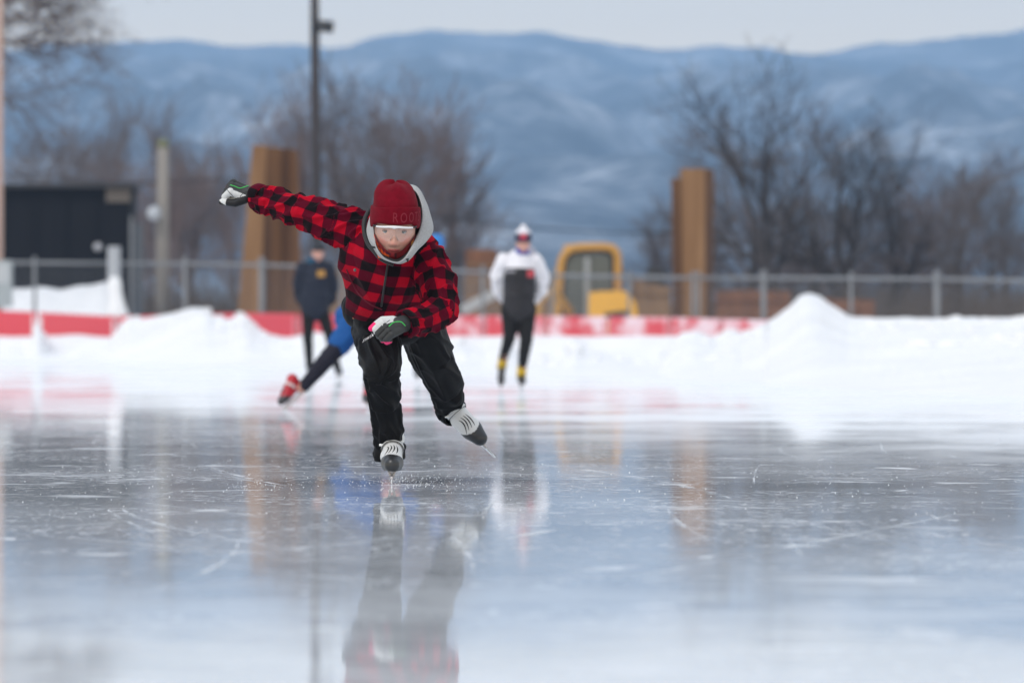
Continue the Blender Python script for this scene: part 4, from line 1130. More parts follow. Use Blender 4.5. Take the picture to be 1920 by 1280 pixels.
# ---- head
HF = frame(S(740.5, 428, -.475), (.0, -.975, -.19), (.035, -.30, .95))
HR = HF.to_3x3()
hm = MB(); hm.loft([[HF @ Vector(p) for p in r] for r in HEADR], True, True, True)
B = Blob(); B.extra.append((hm.v, hm.f))
B.cap(HF @ Vector((0, .03, -.05)), .052, S(742, 455, -.26), .058, 'neck')
B.cap(S(742, 462, -.24), .10, S(716, 560, .02), .10, 'torso').cap(S(700, 585, .12), .08, S(770, 588, .12), .085, 'torso').cap(S(684, 448, -.18), .04, shL, .035, 'torso')
B.chain([(S(684, 448, -.18), .045), (S(640, 426, -.17), .045), (elR, .034), (S(520, 382, -.01), .03), (wrR, .020)], 'arm').chain([(shL, .04), (S(816, 520, -.31), .042), (elL, .034), (S(795, 600, -.47), .028), (wrL, .018)], 'arm')
B.chain([(hR, .065), (S(711, 650, -.03), .055), (S(714, 692, -.15), .042), (S(722, 755, -.05), .036), (aR, .030), (S(734, 866, .03), .028)], 'leg').chain([(hL, .065), (S(808, 660, .22), .055), (S(835, 724, .37), .040), (S(845, 764, .50), .032), (S(852, 775, .55), .028)], 'leg')
hand_prims(B, S(471, 365, .06), S(433, 350, .05) - S(471, 367, .06), (.10, -.62, .78), .9, .52, .6, (0, -.78, -.62))
hand_prims(B, S(752, 608, -.565), Vector((-.62, -.62, -.20)), (.40, -.55, .62),   .9, .52, .35, (-.45, .30, .75))
B.remesh(.0028, 2, .35)
HI = HF.inverted()
def skin_col(b):
    A = np.array(HI); L_ = b.V @ A[:3, :3].T + A[:3, 3]
    c = np.zeros((len(b.V), 3)); c[:] = (.53, .305, .24)
    x, y, z = L_[:, 0], L_[:, 1], L_[:, 2]; fr_ = y < -.05
    def g(cx, cz, sx, sz): return np.exp(-((x - cx) / sx) ** 2 - ((z - cz) / sz) ** 2) * fr_
    def mixc(c, col, k): return c + (np.array(col) - c) * np.clip(k, 0, 1)[:, None]
    c = mixc(c, (.62, .23, .19), .8 * (g(.045, -.035, .02, .018) + g(-.045, -.035, .02, .018)))
    c = mixc(c, (.60, .25, .20), .75 * g(0, -.038, .016, .012))
    c = mixc(c, (.46, .10, .10), 1.6 * np.exp(-((z + .069) / .009) ** 4 - (x / .021) ** 4) * fr_)
    c = mixc(c, (.16, .03, .03), 1.2 * np.exp(-((z + .069) / .0018) ** 2 - (x / .020) ** 4) * fr_)
    for sx in (-1, 1): c = mixc(c, (.10, .055, .035), 1.0 * np.exp(-((z - .017 - .003 * (1 - np.abs(x * sx - .03) / .03)) / .0042) ** 4 - ((x - sx * .032) / .019) ** 4) * fr_)
    for sx in (-1, 1): c = mixc(c, (.36, .17, .14), .35 * np.exp(-((x - sx * .007) / .0035) ** 2 - ((z + .0475) / .003) ** 2) * fr_)  # nostril shading painted into the skin colour
    return c
B.colors(skin_col); body = B.build('body', SKIN, ROOT)
FB = B.bvh()
HAIR = mat('dark_brown_hair', (.035, .022, .016), .7)
for sx in (-1, 1):
    c = HF @ Vector((sx * .0300, head_surface(sx * .031, .001) + .0072, .0005))
    e_ = Blob().ell(c, (.0122, .0122, .0122), HR); e_.remesh(.0012, 3)
    gz = (HR @ Vector((-sx * .05 - .04, -1, .22))).normalized(); g_ = np.array(gz)
    def ec(b):
        v = (b.V - np.array(c)); v = v / np.linalg.norm(v, axis=1)[:, None]; k = v @ g_
        col = np.full((len(b.V), 3), .30); col[k > .80] = (.06, .07, .075); col[k > .965] = (.01, .01, .01); return col
    e_.colors(ec); eye = e_.build('eye', EYEM, body)
    for nm, zz, cv, rr in (('upper_eyelid', .0040, .0036, .0026), ('lower_eyelid', -.0070, -.0026, .0014)):
        mb = MB(); pts = []
        for k in range(11):
            f = k / 10 * 2 - 1; z = zz + cv * (1 - f * f) - abs(cv) * .3 - (.002 if nm[0] == 'u' else -.001) * 0
            x = sx * .0305 + f * .0145
            yy = -math.sqrt(max(.0132 ** 2 - (f * .0115) ** 2 - z * z * .6, 1e-6))
            pts.append(c + HR @ Vector((f * .0140, yy * .96, z)))
        mb.tube(pts, [.0012] + [rr] * 9 + [.0012], 8)
        o_ = mb.build(nm, mat('eyelid', (.42, .215, .17) if nm[0] == 'l' else (.24, .115, .09), .5), body)
        if nm[0] == 'u':
            mb = MB(); mb.tube([p + HR @ Vector((0, -.0016, -.0022)) for p in pts], .0008, 5); mb.build('lashes', HAIR, o_)

# ---- neck gaiter pulled up under the lip
HT = BVHTree.FromPolygons(hm.v, hm.f)
def gaiter():
    mb = MB(); n = 48; rows_ = []
    for k in range(n + 1):
        th = math.radians(-118 + 236 * k / n); r = []; prev = 0; at_ = abs(th)
        top = -.0735 + .056 * sstep(.12, 1.25, at_)
        for j in range(13):
            f = j / 12; z = top + (-.104 - top) * f
            d = HR @ Vector((math.sin(th), -math.cos(th), 0)); c = HF @ Vector((0, 0, max(z, -.106)))
            h = HT.ray_cast(c + d * .3, -d); R = (h[0] - c).length if h[0] is not None else prev
            R = max(R, prev * .992) ; prev = R
            rr = (R + .0035) * (1 - .12 * sstep(.55, 1, f)) + .0014 * math.sin(8 * th + 9 * f) * f
            r.append(HF @ Vector((rr * math.sin(th), -rr * math.cos(th), z)))
        rows_.append(r)
    mb.loft(rows_, False); return mb
GM = bpy.data.materials.new('maroon_gaiter'); GM.use_nodes = True; t = GM.node_tree; b = t.nodes['Principled BSDF']; b.inputs['Roughness'].default_value = .75
gm = gaiter(); GA = gm.build('neck_gaiter', GM, ROOT)
at = GA.data.color_attributes.new('Col', 'FLOAT_COLOR', 'POINT'); rnd = random.Random(3)
nr = 13
for i in range(len(GA.data.vertices)):
    k, j = divmod(i, nr); th = -118 + 236 * k / 48; f = j / 12; v = GA.data.vertices[i].co
    q = noise.noise(v * 120); col = (.25, .016, .022)
    if 40 < abs(th) < 75 and f < .35: col = (.13, .01, .014)
    if (th < -14 and f > .40 - .25 * sstep(20, 60, -th) + .2 * noise.noise(v * 60)): col = (.85, .14, .02) if q > -.1 else (.45, .02, .02)
    if 52 < th < 68 and f > .12: col = (.85, .45, .06) if q > -.25 else (.75, .12, .03)
    if abs(th - 3) < 3 and f < .6: col = (.03, .006, .012)
    if -30 < th < -8 and .12 < f < .38 and q > -.05: col = (.05, .01, .03)
    at.data[i].color = (*col, 1)
a_ = t.nodes.new('ShaderNodeAttribute'); a_.attribute_name = 'Col'; t.links.new(a_.outputs['Color'], b.inputs['Base Color'])
md = GA.modifiers.new('sub', 'SUBSURF'); md.levels = md.render_levels = 1
# ---- glasses
gl = empty('glasses', HF @ Vector((0, -.1, 0))); gl.parent = ROOT; gl.matrix_parent_inverse = world_of(ROOT).inverted()
def gpt(x, z, lift): return HF @ Vector((x, -.1085 + 3.3 * x * x + 90 * x ** 4 - lift, z))
mb = MB(); rows_ = []
for k in range(33):
    x = -.0665 + .133 * k / 32; zt = .0225 + .0015 * math.cos(x / .0665 * math.pi) ; th_ = .0042 - .0016 * (abs(x) / .0665)
    notch = -.003 * math.exp(-(x / .008) ** 2)
    rows_.append([gpt(x, zt - th_ + notch, .0), gpt(x, zt - th_ + notch, .0045), gpt(x, zt + th_, .0045), gpt(x, zt + th_, 0)])
mb.loft(rows_, True, True, True); mb.build('brow_bar', mat('white_frame', (.82, .82, .84), .3), gl)
LENS = bpy.data.materials.new('clear_lens'); LENS.use_nodes = True; t = LENS.node_tree; b = t.nodes['Principled BSDF']
b.inputs['Base Color'].default_value = (.9, .9, .92, 1); b.inputs['Roughness'].default_value = .05; b.inputs['Alpha'].default_value = .10
mb = MB(); rows_ = []
for k in range(33):
    x = -.064 + .128 * k / 32; f = abs(x) / .064; bot = -.034 * (1 - f ** 3) + .004 * f + .026 * math.exp(-(x / .0125) ** 2)
    rows_.append([gpt(x, .020 + (bot - .020) * j / 6, .0015) for j in range(7)])
mb.loft(rows_, False); mb.build('lens', LENS, gl)
mb = MB()
for sx in (-1, 1): mb.tube([HF @ Vector((sx * a, y, z)) for a, y, z in ((.004, -.112, -.006), (.009, -.110, -.012), (.0125, -.104, -.021), (.0135, -.100, -.026))], .0013, 6)
mb.build('nose_pad', mat('smoky_pad', (.36, .25, .21), .4), gl)
for sx in (-1, 1):
    mb = MB(); mb.tube([gpt(sx * .065, .021, 0), HF @ Vector((sx * .076, -.055, .018)), HF @ Vector((sx * .080, -.01, .014))], .0030, 8)
    mb.build('temple_arm', BLACKM, gl)

# ---- beanie
KNIT = mat('dark_red_knit', (.155, .003, .012), .95, bump=.0012, bscale=330, spec=.1, var=.35, vscale=55)
KNIT.node_tree.nodes['Principled BSDF'].inputs['Sheen Weight'].default_value = .03
def bpt(rx, ry, z, th, cx=0., cy=.004): return HF @ Vector((cx + rx * math.sin(th), cy - ry * math.cos(th), z))
TH = np.linspace(0, 2 * math.pi, 72, endpoint=False)
def low_edge(th): return .031 - .024 * sstep(.70, 1.35, abs(((th + math.pi) % (2 * math.pi)) - math.pi)) - .012 * sstep(1.6, 2.6, abs(((th + math.pi) % (2 * math.pi)) - math.pi))
def hi_edge(th): return .080 + .012 * math.cos(th) + .003 * math.sin(2 * th + .5)
mb = MB(); prof = [(.034, .081, .104), (.060, .082, .106), (.086, .0815, .105), (.104, .079, .101), (.120, .0750, .095), (.134, .0695, .087), (.146, .0630, .076), (.155, .0550, .064), (.161, .044, .049), (.165, .029, .032), (.166, .013, .014), (.165, .003, .003)]
rings = []
for z, rx, ry in prof:
    g_ = sstep(.12, .166, z); k_ = sstep(.09, .13, z)
    rings.append([bpt(rx * (1 + .055 * g_ * math.sin(5 * th + .7) + .034 * k_ * math.sin(3 * th + 2 + z * 30) + .016 * math.sin(6 * th + z * 75)), ry * (1 + .055 * g_ * math.sin(5 * th + .7) + .020 * k_ * math.sin(3 * th + z * 40)), z + .006 * g_ * math.sin(3 * th + 1.) + .003 * math.sin(2 * th + z * 30), th, -.004 * k_, .004 + .012 * k_) for th in TH])
mb.loft(rings, True, False, True); beanie = mb.build('beanie', KNIT, ROOT); md = beanie.modifiers.new('sub', 'SUBSURF'); md.levels = md.render_levels = 1
mb = MB(); rings = []
for f, o_ in ((0, -.002), (-.02, .004), (0.02, .0075), (.25, .0088), (.5, .0085), (.75, .0082), (.96, .0075), (1.01, .0045), (.99, -.003)):
    r = []
    for th in TH:
        z = low_edge(th) + (hi_edge(th) - low_edge(th)) * f; wv_ = .0015 * math.sin(4 * th + 3 * f)
        r.append(bpt(.0815 + o_ + wv_, .105 + o_ + wv_, z, th))
    rings.append(r)
mb.loft(rings); cuff = mb.build('beanie_cuff', KNIT, beanie)
CB = BVHTree.FromPolygons([v for v in mb.v], mb.f)
V2, F2 = text_mesh('ROOTS', 'lettering', 1.35)
mb = MB(); pts = []
for a, b in V2:
    th = math.radians(-3 + 70 * a); z = .040 + .036 * b - .004 * a
    c = HF @ Vector((0, .004, z)); d_ = (HR @ Vector((math.sin(th) * .105, -math.cos(th) * .105, 0))).normalized()
    h = CB.ray_cast(c + d_ * .3, -d_); pts.append((h[0] if h[0] is not None else bpt(.096, .114, z, th)) + d_ * .0012)
mb.add(pts, F2); mb.build('lettering', mat('dull_red_print', (.225, .007, .022), .8), cuff, False)

# ---- grey hood
HOODM = mat('grey_marl_fleece', (.40, .405, .41), .95, bump=.0010, bscale=420, var=.28, vscale=170, spec=.1)
outer = [(745, 495, -.555), (715, 485, -.54), (698, 464, -.48), (686.5, 438, -.40), (691, 411, -.36), (705, 378, -.32), (728, 350, -.30), (766, 344.5, -.33), (787, 355, -.34), (800, 379, -.36), (808, 402, -.38), (813.5, 424, -.40), (811, 438, -.42), (800, 454, -.47), (784, 470, -.515), (766, 489, -.55)]
inner = [(742, 491, -.600), (719, 482, -.585), (706, 463, -.54), (703, 440, -.48), (700, 418, -.43), (703, 388, -.39), (725, 358, -.36), (762, 351, -.37), (780, 360, -.385), (789, 382, -.41), (791, 403, -.43), (788, 424, -.455), (782, 440, -.485), (775, 457, -.535), (765, 474, -.575), (755, 486, -.598)]
so = spline(outer, 5, True); si = spline(inner, 5, True); cx, cy = 748., 418.
def ring_px(pts, dd, sc_, mixp=None):
    return [S(cx + (p[0] - cx) * sc_, cy + (p[1] - cy) * sc_, p[2] + dd) for p in pts]
def mixr(a, b, f): return [tuple(np.array(p) * (1 - f) + np.array(q) * f) for p, q in zip(a, b)]
mb = MB(); R0 = []
R0.append(ring_px(si, .09, .97)); R0.append(ring_px(si, .03, .985)); R0.append(ring_px(si, .0, 1.0)); R0.append(ring_px(mixr(si, so, .12), -.006, 1)); R0.append(ring_px(mixr(si, so, .4), -.010, 1)); R0.append(ring_px(mixr(si, so, .75), -.004, 1))
R0.append(ring_px(so, .012, 1)); R0.append(ring_px(so, .05, .985)); R0.append(ring_px(so, .11, .88)); R0.append(ring_px(so, .16, .66)); R0.append(ring_px(so, .18, .35)); R0.append(ring_px(so, .185, .05))
mb.loft(R0, True, False, True)
mb.v = [tuple(Vector(v) + Vector((0, noise.noise(Vector(v) * 16) * .011, noise.noise(Vector(v) * 18 + Vector((9, 0, 0))) * .005))) for v in mb.v]
hood = mb.build('hood', HOODM, ROOT); md = hood.modifiers.new('sub', 'SUBSURF'); md.levels = md.render_levels = 1
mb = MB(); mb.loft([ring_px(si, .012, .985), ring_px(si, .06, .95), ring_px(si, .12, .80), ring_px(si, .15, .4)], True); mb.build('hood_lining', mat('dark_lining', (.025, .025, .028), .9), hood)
mb = MB(); mb.tube([S(x, y, z) for x, y, z in spline([(693, 394, -.30), (684, 412, -.33), (683, 436, -.36), (691, 458, -.41), (701, 470, -.45), (716, 486, -.475), (738, 496, -.48)], 6)], .0085, 8); mb.build('collar', BLACKM, hood)
for pts in ([(692, 461, -.52), (697, 463, -.53), (703, 464, -.54)], [(761, 487, -.60), (765, 485, -.60), (764, 491, -.60)]):
    mb = MB(); mb.tube([S(*p) for p in pts], [.0035, .0045, .0030], 8); mb.build('drawstring', BLACKM, hood)

# ---- gloves
GLOVE = mat('glove_fabric', (.5, .5, .5), .6, attr='Col', var=.12, vscale=150, spec=.35)
WHT, BLK_, DGR, PNK = (.62, .63, .63), (.010, .010, .013), (.035, .037, .038), (.85, .02, .16)
GREENM = mat('green_piping', (.05, .62, .10), .5)
def glove(wrist, a, n, side, colf, cuffdir, curl=1.0, sc=1.0, thumb_in=1.0):
    g = Blob(); info = hand_prims(g, wrist, a, n, curl, sc, thumb_in, side)
    g.cap(wrist - Vector(cuffdir) * .045, .033, wrist + info['a'] * .02, .030, ('wrist', 0))
    g.remesh(.0019, 2, .4)
    keys = [q[5] for q in g.p]; idx = g.dist(g.V).argmin(0)
    def fin_col(b):
        c = colf(b, idx, keys, info); Dm = g.dist(b.V)
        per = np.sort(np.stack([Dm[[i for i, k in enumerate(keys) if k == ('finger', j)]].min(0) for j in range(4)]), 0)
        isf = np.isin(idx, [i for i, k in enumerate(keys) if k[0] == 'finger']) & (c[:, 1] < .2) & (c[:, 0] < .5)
        c[isf & (per[1] - per[0] < .0035)] = (.008, .008, .009); return c  # crease darkness between fingers put into the glove colour
    g.colors(fin_col); bv = g.bvh()
    return g.build('glove', GLOVE, ROOT), bv, info
# raised hand (picture left): back of the fist up, thumb side to the camera
def colR(b, idx, keys, inf):
    c = np.zeros((len(b.V), 3)); rel = b.V - np.array(wrR); s = rel @ np.array(inf['s']); n = rel @ np.array(inf['n']); a = rel @ np.array(inf['a'])
    for i, k in enumerate(keys): c[idx == i] = {'wrist': DGR, 'thumb': BLK_, 'finger': DGR, 'palm': DGR}[k[0]]
    pal = np.isin(idx, [i for i, k in enumerate(keys) if k[0] == 'palm']); fin = np.isin(idx, [i for i, k in enumerate(keys) if k == ('finger', 0)])
    c[(pal & (s > .020)) | fin] = WHT
    th = np.isin(idx, [i for i, k in enumerate(keys) if k[0] == 'thumb' and k[1] == 2]); c[th & (n > -.052) & (s > .028)] = WHT
    return c
wG = S(473, 367, .06)
gR, gRb, iR = glove(wG, S(433, 350, .05) - wG, (.10, -.62, .78), (0, -.78, -.62), colR, (wrR - S(520, 382, -.01)).normalized(), 1.0, 1.0, .6)
mb = MB(); tube_on(mb, gRb, [tuple(p) for p in spline([(432, 347), (440, 349.5), (449, 353), (458, 351), (467, 348), (474, 348)], 6)], .0016, 6, .0003); mb.build('piping', GREENM, gR)
mb = MB(); tube_on(mb, gRb, [tuple(p) for p in spline([(426, 356), (431, 362), (438, 369)], 6)], .0012, 6, .0); tube_on(mb, gRb, [tuple(p) for p in spline([(450, 369), (458, 361), (470, 358)], 6)], .0012, 6, .0); mb.build('stitching', BLACKM, gR)
mb = MB(); q = [onto(gRb, 424.5 + 2.2 * math.cos(t), 350 + 2.6 * math.sin(t), .0004) for t in np.linspace(0, 6.28, 14)]; q = [p for p in q if p is not None]
if len(q) > 3: mb.tube(q, .0007, 5)
q = onto(gRb, 469, 354, .001)
if q is not None: mb.ball(q, (.007, .003, .007))
mb.build('badge', mat('dark_badge', (.09, .02, .03), .5), gR)
# lowered hand in front (picture right arm): fist with the knuckles towards the camera
def colL(b, idx, keys, inf):
    c = np.zeros((len(b.V), 3)); rel = b.V - np.array(wG2); s = rel @ np.array(inf['s']); n = rel @ np.array(inf['n'])
    for i, k in enumerate(keys): c[idx == i] = {'wrist': DGR, 'thumb': WHT, 'finger': DGR, 'palm': DGR}[k[0]]
    ind = np.isin(idx, [i for i, k in enumerate(keys) if k in (('finger', 0), ('palm', 0))]); c[ind] = WHT
    pal = np.isin(idx, [i for i, k in enumerate(keys) if k[0] == 'palm']); c[pal & (s > .012)] = WHT
    tip = np.isin(idx, [i for i, k in enumerate(keys) if k == ('thumb', 2)]); c[tip] = PNK
    fz = np.isin(idx, [i for i, k in enumerate(keys) if k[0] == 'finger']); lowp = b.V[:, 2] < (b.V[fz, 2].min() + .010); c[fz & lowp] = PNK
    return c
wG2 = S(755, 607, -.56)
aL = Vector((-.62, -.62, -.20)).normalized()
gL, gLb, iL = glove(wG2, aL, (.40, -.55, .62), (-.45, .30, .75), colL, (S(757, 608, -.555) - S(795, 600, -.47)).normalized(), .80, .98, .35)
mb = MB(); tube_on(mb, gLb, [tuple(p) for p in spline([(729, 612), (737, 605), (746, 603), (753, 604), (760, 611)], 6)], .0016, 6, .0003); mb.build('piping', GREENM, gL)
mb = MB(); tube_on(mb, gLb, [tuple(p) for p in spline([(731, 600), (722, 607), (713, 616)], 6)], .0010, 6, .0); mb.build('stitching', BLACKM, gL)
for o_, pv_ in ((gL, None),): pass

# ---- skates
skate(ROOT, S(735, 879.5, .02) + Vector((0, .0, 0)), (.02, -1, -.03), (.03, .02, 1), cuff=.115)
rt = (S(903, 828, .36) - S(862, 782, .52)); 
skate(ROOT, S(852, 777, .56), (.62, -.50, -.60), (-.25, -.75, .5), cuff=.11)

# ---- snow thrown off the blade and crumbs lying on the ice
rnd = random.Random(12); mb = MB()
for i in range(1500):
    if i < 420: x, y = G(755, D0).x + rnd.expovariate(7) * rnd.choice((-.6, 1, 1)), D0 + rnd.gauss(.1, .5)
    elif i < 520: x, y = G(490, D0).x + rnd.gauss(0, .07), D0 - .4 + rnd.gauss(0, .35)
    else: x, y = rnd.uniform(-1.9, 1.9), rnd.uniform(15.5, 24)
    r = abs(rnd.gauss(0, .0007)) + .0004
    mb.ico((x, y, r * .6), r, .4, rnd)
for i in range(160):
    f = rnd.random(); mb.ico(G(737, D0) + Vector((rnd.gauss(0, .012) + .02 * f, rnd.uniform(-.25, .15), .003 + abs(rnd.gauss(0, .014)))), rnd.uniform(.0004, .0012), .4, rnd)
tag(mb.build('ice_shavings', mat('ice_crumbs', (.85, .88, .92), .5), smooth=False), 'fine white ice shavings strewn over the ice round the skates', 'ice shavings', kind='stuff')
# ================================================================== the other people on the ice
def fabric(name, col, var=.15): return mat(name, col, .75, var=var, vscale=20, spec=.25)
NAVY = fabric('navy_softshell', (.020, .025, .042)); TIGHT = fabric('black_tights', (.011, .011, .013)); BLUE = fabric('blue_lycra', (.012, .088, .30)); WHITE = fabric('white_shell', (.80, .80, .86), .03)
DNAVY = fabric('dark_navy_tights', (.016, .016, .028)); CHAR = fabric('charcoal_shell', (.026, .025, .030))
BUFF = fabric('blue_buff', (.03, .06, .35)); TEAL = fabric('teal_scarf', (.012, .085, .16)); MULTI = mat('cloth_colours', (.5, .5, .5), .8, attr='Col')
def person(D, label, px): return tag(empty('person', G(px, D)), label, 'person')
def skin_body(root, Q, head, face, limbs, hands, D):
    b = Blob(); hc = Q(*head[:3]); fw = Vector(face)
    M = frame(hc, fw, (0, 0, 1)); mm = MB(); mm.loft([[M @ Vector(p) for p in r] for r in HEADR], True, True, True); b.extra.append((mm.v, mm.f))
    for ch in limbs: b.chain([(Q(*p[:3]), p[3]) for p in ch])
    for wr, a, n in hands: hand_prims(b, Q(*wr), a, n, .45, 1.0)
    b.p and b.remesh(.006, 2, .3)
    b.colors(lambda s: np.tile((.60, .33, .27), (len(s.V), 1))); return b.build('body', SKIN, root), M
def garment(root, name, Q, chains, m, voxel=.012, fold=.012, colf=None, kt=9):
    b = Blob()
    for ch in chains: b.chain([(Q(*p[:3]), p[3]) for p in ch])
    b.remesh(voxel, 5); b.folds(fold, kt, 1, 3.)
    if colf: b.colors(colf)
    return b.build(name, m, root)
def cap_hat(root, name, M, m, low=.03, high=.135, colf=None, pom=None):
    mb = MB(); rings = []
    for z, k in ((low, 1.04), (low + .01, 1.16), (.06, 1.17), (.09, 1.12), (.115, 1.0), (high - .012, .72), (high - .003, .4), (high, .05)):
        rings.append([M @ Vector((.076 * k * math.sin(t), .004 - .096 * k * math.cos(t), z)) for t in np.linspace(0, 2 * math.pi, 24, endpoint=False)])
    mb.loft(rings, True, False, True); o = mb.build(name, m, root)
    if colf:
        a = o.data.color_attributes.new('Col', 'FLOAT_COLOR', 'POINT'); MI = M.inverted()
        for i, v in enumerate(o.data.vertices): a.data[i].color = (*colf(MI @ v.co), 1)
    return o
def qf(D): return lambda px, py, dy=0.: P(px, py, D + dy)
def eyes_on(body, M):
    for sx in (-1, 1):
        mb = MB(); mb.ball(M @ Vector((sx * .031, -.078, .001)), (.010, .006, .006)); mb.build('eye', mat('dark_eye', (.03, .025, .02), .3), body)

# ---- white and black jacket, hands behind the back
D = 10200 / 184; Q = qf(D)
W = person(D, 'skater gliding upright in white and black jacket, black tights and pale bobble hat', 976)
body, M = skin_body(W, Q, (981, 455, -.05), (.02, -1, -.10), [[(981, 465, 0, .055), (976, 490, .02, .06)], [(974, 505, .02, .12), (973, 575, .05, .11)], [(942, 492, .03, .045), (930, 530, .12, .04), (950, 562, .22, .03)], [(1006, 492, .03, .045), (1018, 530, .12, .04), (1000, 562, .22, .03)],
        [(958, 582, .06, .075), (955, 632, -.02, .05), (942, 680, .25, .035)], [(988, 582, .06, .075), (986, 640, -.05, .05), (978, 704, .02, .035)]], [((950, 562, .22), (.6, .2, -.3), (0, 1, .2)), ((1000, 562, .24), (-.6, .2, -.3), (0, 1, .2))], D)
eyes_on(body, M)
def wcol(s):
    c = np.zeros((len(s.V), 3)); c[:] = (.78, .78, .84); idx = s.dist(s.V).argmin(0); tor = idx < 3
    zc = ZP(503, D); c[tor & (s.V[:, 2] < zc) & (np.abs(s.V[:, 0] - Q(974, 0).x) < .21)] = (.022, .021, .026); return c
j = garment(W, 'jacket', Q, [[(975, 490, .02, .13), (974, 520, .02, .155), (973, 560, .04, .165), (973, 580, .05, .16)], [(945, 488, .02, .075), (932, 520, .10, .072), (936, 545, .17, .065), (952, 566, .22, .05)], [(1004, 488, .02, .075), (1017, 520, .10, .072), (1014, 545, .17, .065), (998, 566, .22, .05)]], MULTI, .012, .010, wcol)
mb = MB(); mb.loft([[Q(977, 470 + 14 * v, .03) + Vector((math.sin(t) * (.085 + .03 * v), -math.cos(t) * (.085 + .03 * v), 0)) for t in np.linspace(0, 6.283, 20, endpoint=False)] for v in (0, .5, 1)]); mb.build('collar', WHITE, j)
mb = MB(); mb.ball(Q(984, 474, .10), (.115, .08, .08)); mb.build('hood', mat('grey_white_hood', (.5, .5, .58), .8), j)
mb = MB(); mb.loft([[Q(979, 466 + 12 * v, .0) + Vector((math.sin(t) * .072, -math.cos(t) * .072 - .03, 0)) for t in np.linspace(0, 6.283, 20, endpoint=False)] for v in (0, .5, 1)]); mb.build('buff', BUFF, W)
def logo(root, px, py, wd, hg, col, nm='logo'):
    mb = MB(); mb.box(Q(px, py, -.17), (wd, .01, hg)); mb.build(nm, mat(nm + '_print', col, .6), root, False)
logo(j, 995, 513, .07, .07, (.45, .05, .07)); logo(j, 955, 508, .12, .025, (.3, .3, .34)); logo(j, 974, 545, .012, .40, (.012, .012, .014), 'zip')
cap_hat(W, 'hat', M, MULTI, .01, .150, lambda p: (.72, .72, .78) if p.z > .098 else ((.45, .03, .06) if abs(p.x) < .035 and p.y < 0 and p.z > .04 else (.03, .035, .07)))
mb = MB(); mb.ball(M @ Vector((0, .01, .158)), (.030, .030, .028)); mb.build('bobble', WHITE, W)
garment(W, 'tights', Q, [[(958, 580, .06, .105), (955, 632, -.02, .066), (943, 672, .22, .046)], [(988, 580, .06, .105), (986, 640, -.05, .066), (979, 690, .01, .046)], [(962, 578, .06, .11), (985, 578, .06, .11)]], TIGHT, .012, .004)
YEL_S = fabric('yellow_sock', (.60, .40, .03))
for pts in ([(944, 668, .21), (940, 692, .27)], [(979, 686, .01), (977, 708, .03)]):
    mb = MB(); mb.tube([Q(*p) for p in pts], .049, 12); mb.build('sock', YEL_S, W)
skate(W, G(977, D) + Vector((0, .06, .055)), (.12, -1, 0), (0, 0, 1), (.02, .02, .022), (.012, .012, .013), .008, .10, False)
skate(W, Q(941, 703, .30), (-.05, -.75, -.62), (0, -.62, .75), (.02, .02, .022), (.012, .012, .013), .008, .10, False)

# ---- navy jacket
D = 10200 / 147; Q = qf(D)
W = person(D, 'skater standing in dark navy jacket with small yellow badge, beside the leaning rusty pile', 605)
body, M = skin_body(W, Q, (596, 474, -.05), (.30, -1, -.12), [[(594, 482, 0, .055), (592, 500, .02, .06)], [(592, 512, .02, .12), (590, 570, .05, .11)], [(566, 506, .03, .045), (560, 540, .1, .04), (574, 572, .2, .03)], [(617, 506, .03, .045), (624, 540, .1, .04), (610, 572, .2, .03)],
        [(579, 580, .06, .075), (577, 632, -.02, .05), (581, 692, .1, .035)], [(603, 580, .06, .075), (618, 630, .0, .05), (634, 694, .2, .035)]], [((574, 572, .2), (.6, .2, -.3), (0, 1, .2)), ((610, 572, .22), (-.6, .2, -.3), (0, 1, .2))], D)
eyes_on(body, M)
j = garment(W, 'jacket', Q, [[(593, 505, .02, .15), (592, 530, .02, .18), (590, 560, .04, .19), (590, 577, .05, .18)], [(568, 503, .02, .085), (560, 535, .09, .08), (565, 560, .16, .075), (580, 580, .2, .05)], [(616, 503, .02, .085), (624, 535, .09, .08), (620, 560, .16, .075), (604, 580, .2, .05)]], NAVY, .014, .012)
logo(j, 602, 513, .10, .08, (.42, .22, .05), 'badge')
mb = MB(); mb.loft([[Q(590, 484 + 13 * v, -.0) + Vector((math.sin(t) * .095, -math.cos(t) * .095, 0)) for t in np.linspace(0, 6.283, 20, endpoint=False)] for v in (0, .5, 1)]); mb.build('scarf', TEAL, W)
cap_hat(W, 'cap', M, fabric('dark_cap', (.035, .038, .046)), .03, .14)
garment(W, 'tights', Q, [[(579, 578, .06, .10), (577, 632, -.02, .066), (581, 690, .1, .048)], [(603, 578, .06, .10), (618, 630, .0, .066), (633, 692, .2, .048)], [(582, 577, .06, .12), (600, 577, .06, .12)]], TIGHT, .014, .004)
skate(W, G(580, D) + Vector((0, .1, .055)), (.15, -1, 0), (0, 0, 1), (.02, .02, .022), (.012, .012, .013), .009, .12, False)
skate(W, G(634, D + .22) + Vector((0, 0, .055)), (.25, -1, 0), (0, 0, 1), (.02, .02, .022), (.012, .012, .013), .009, .12, False)

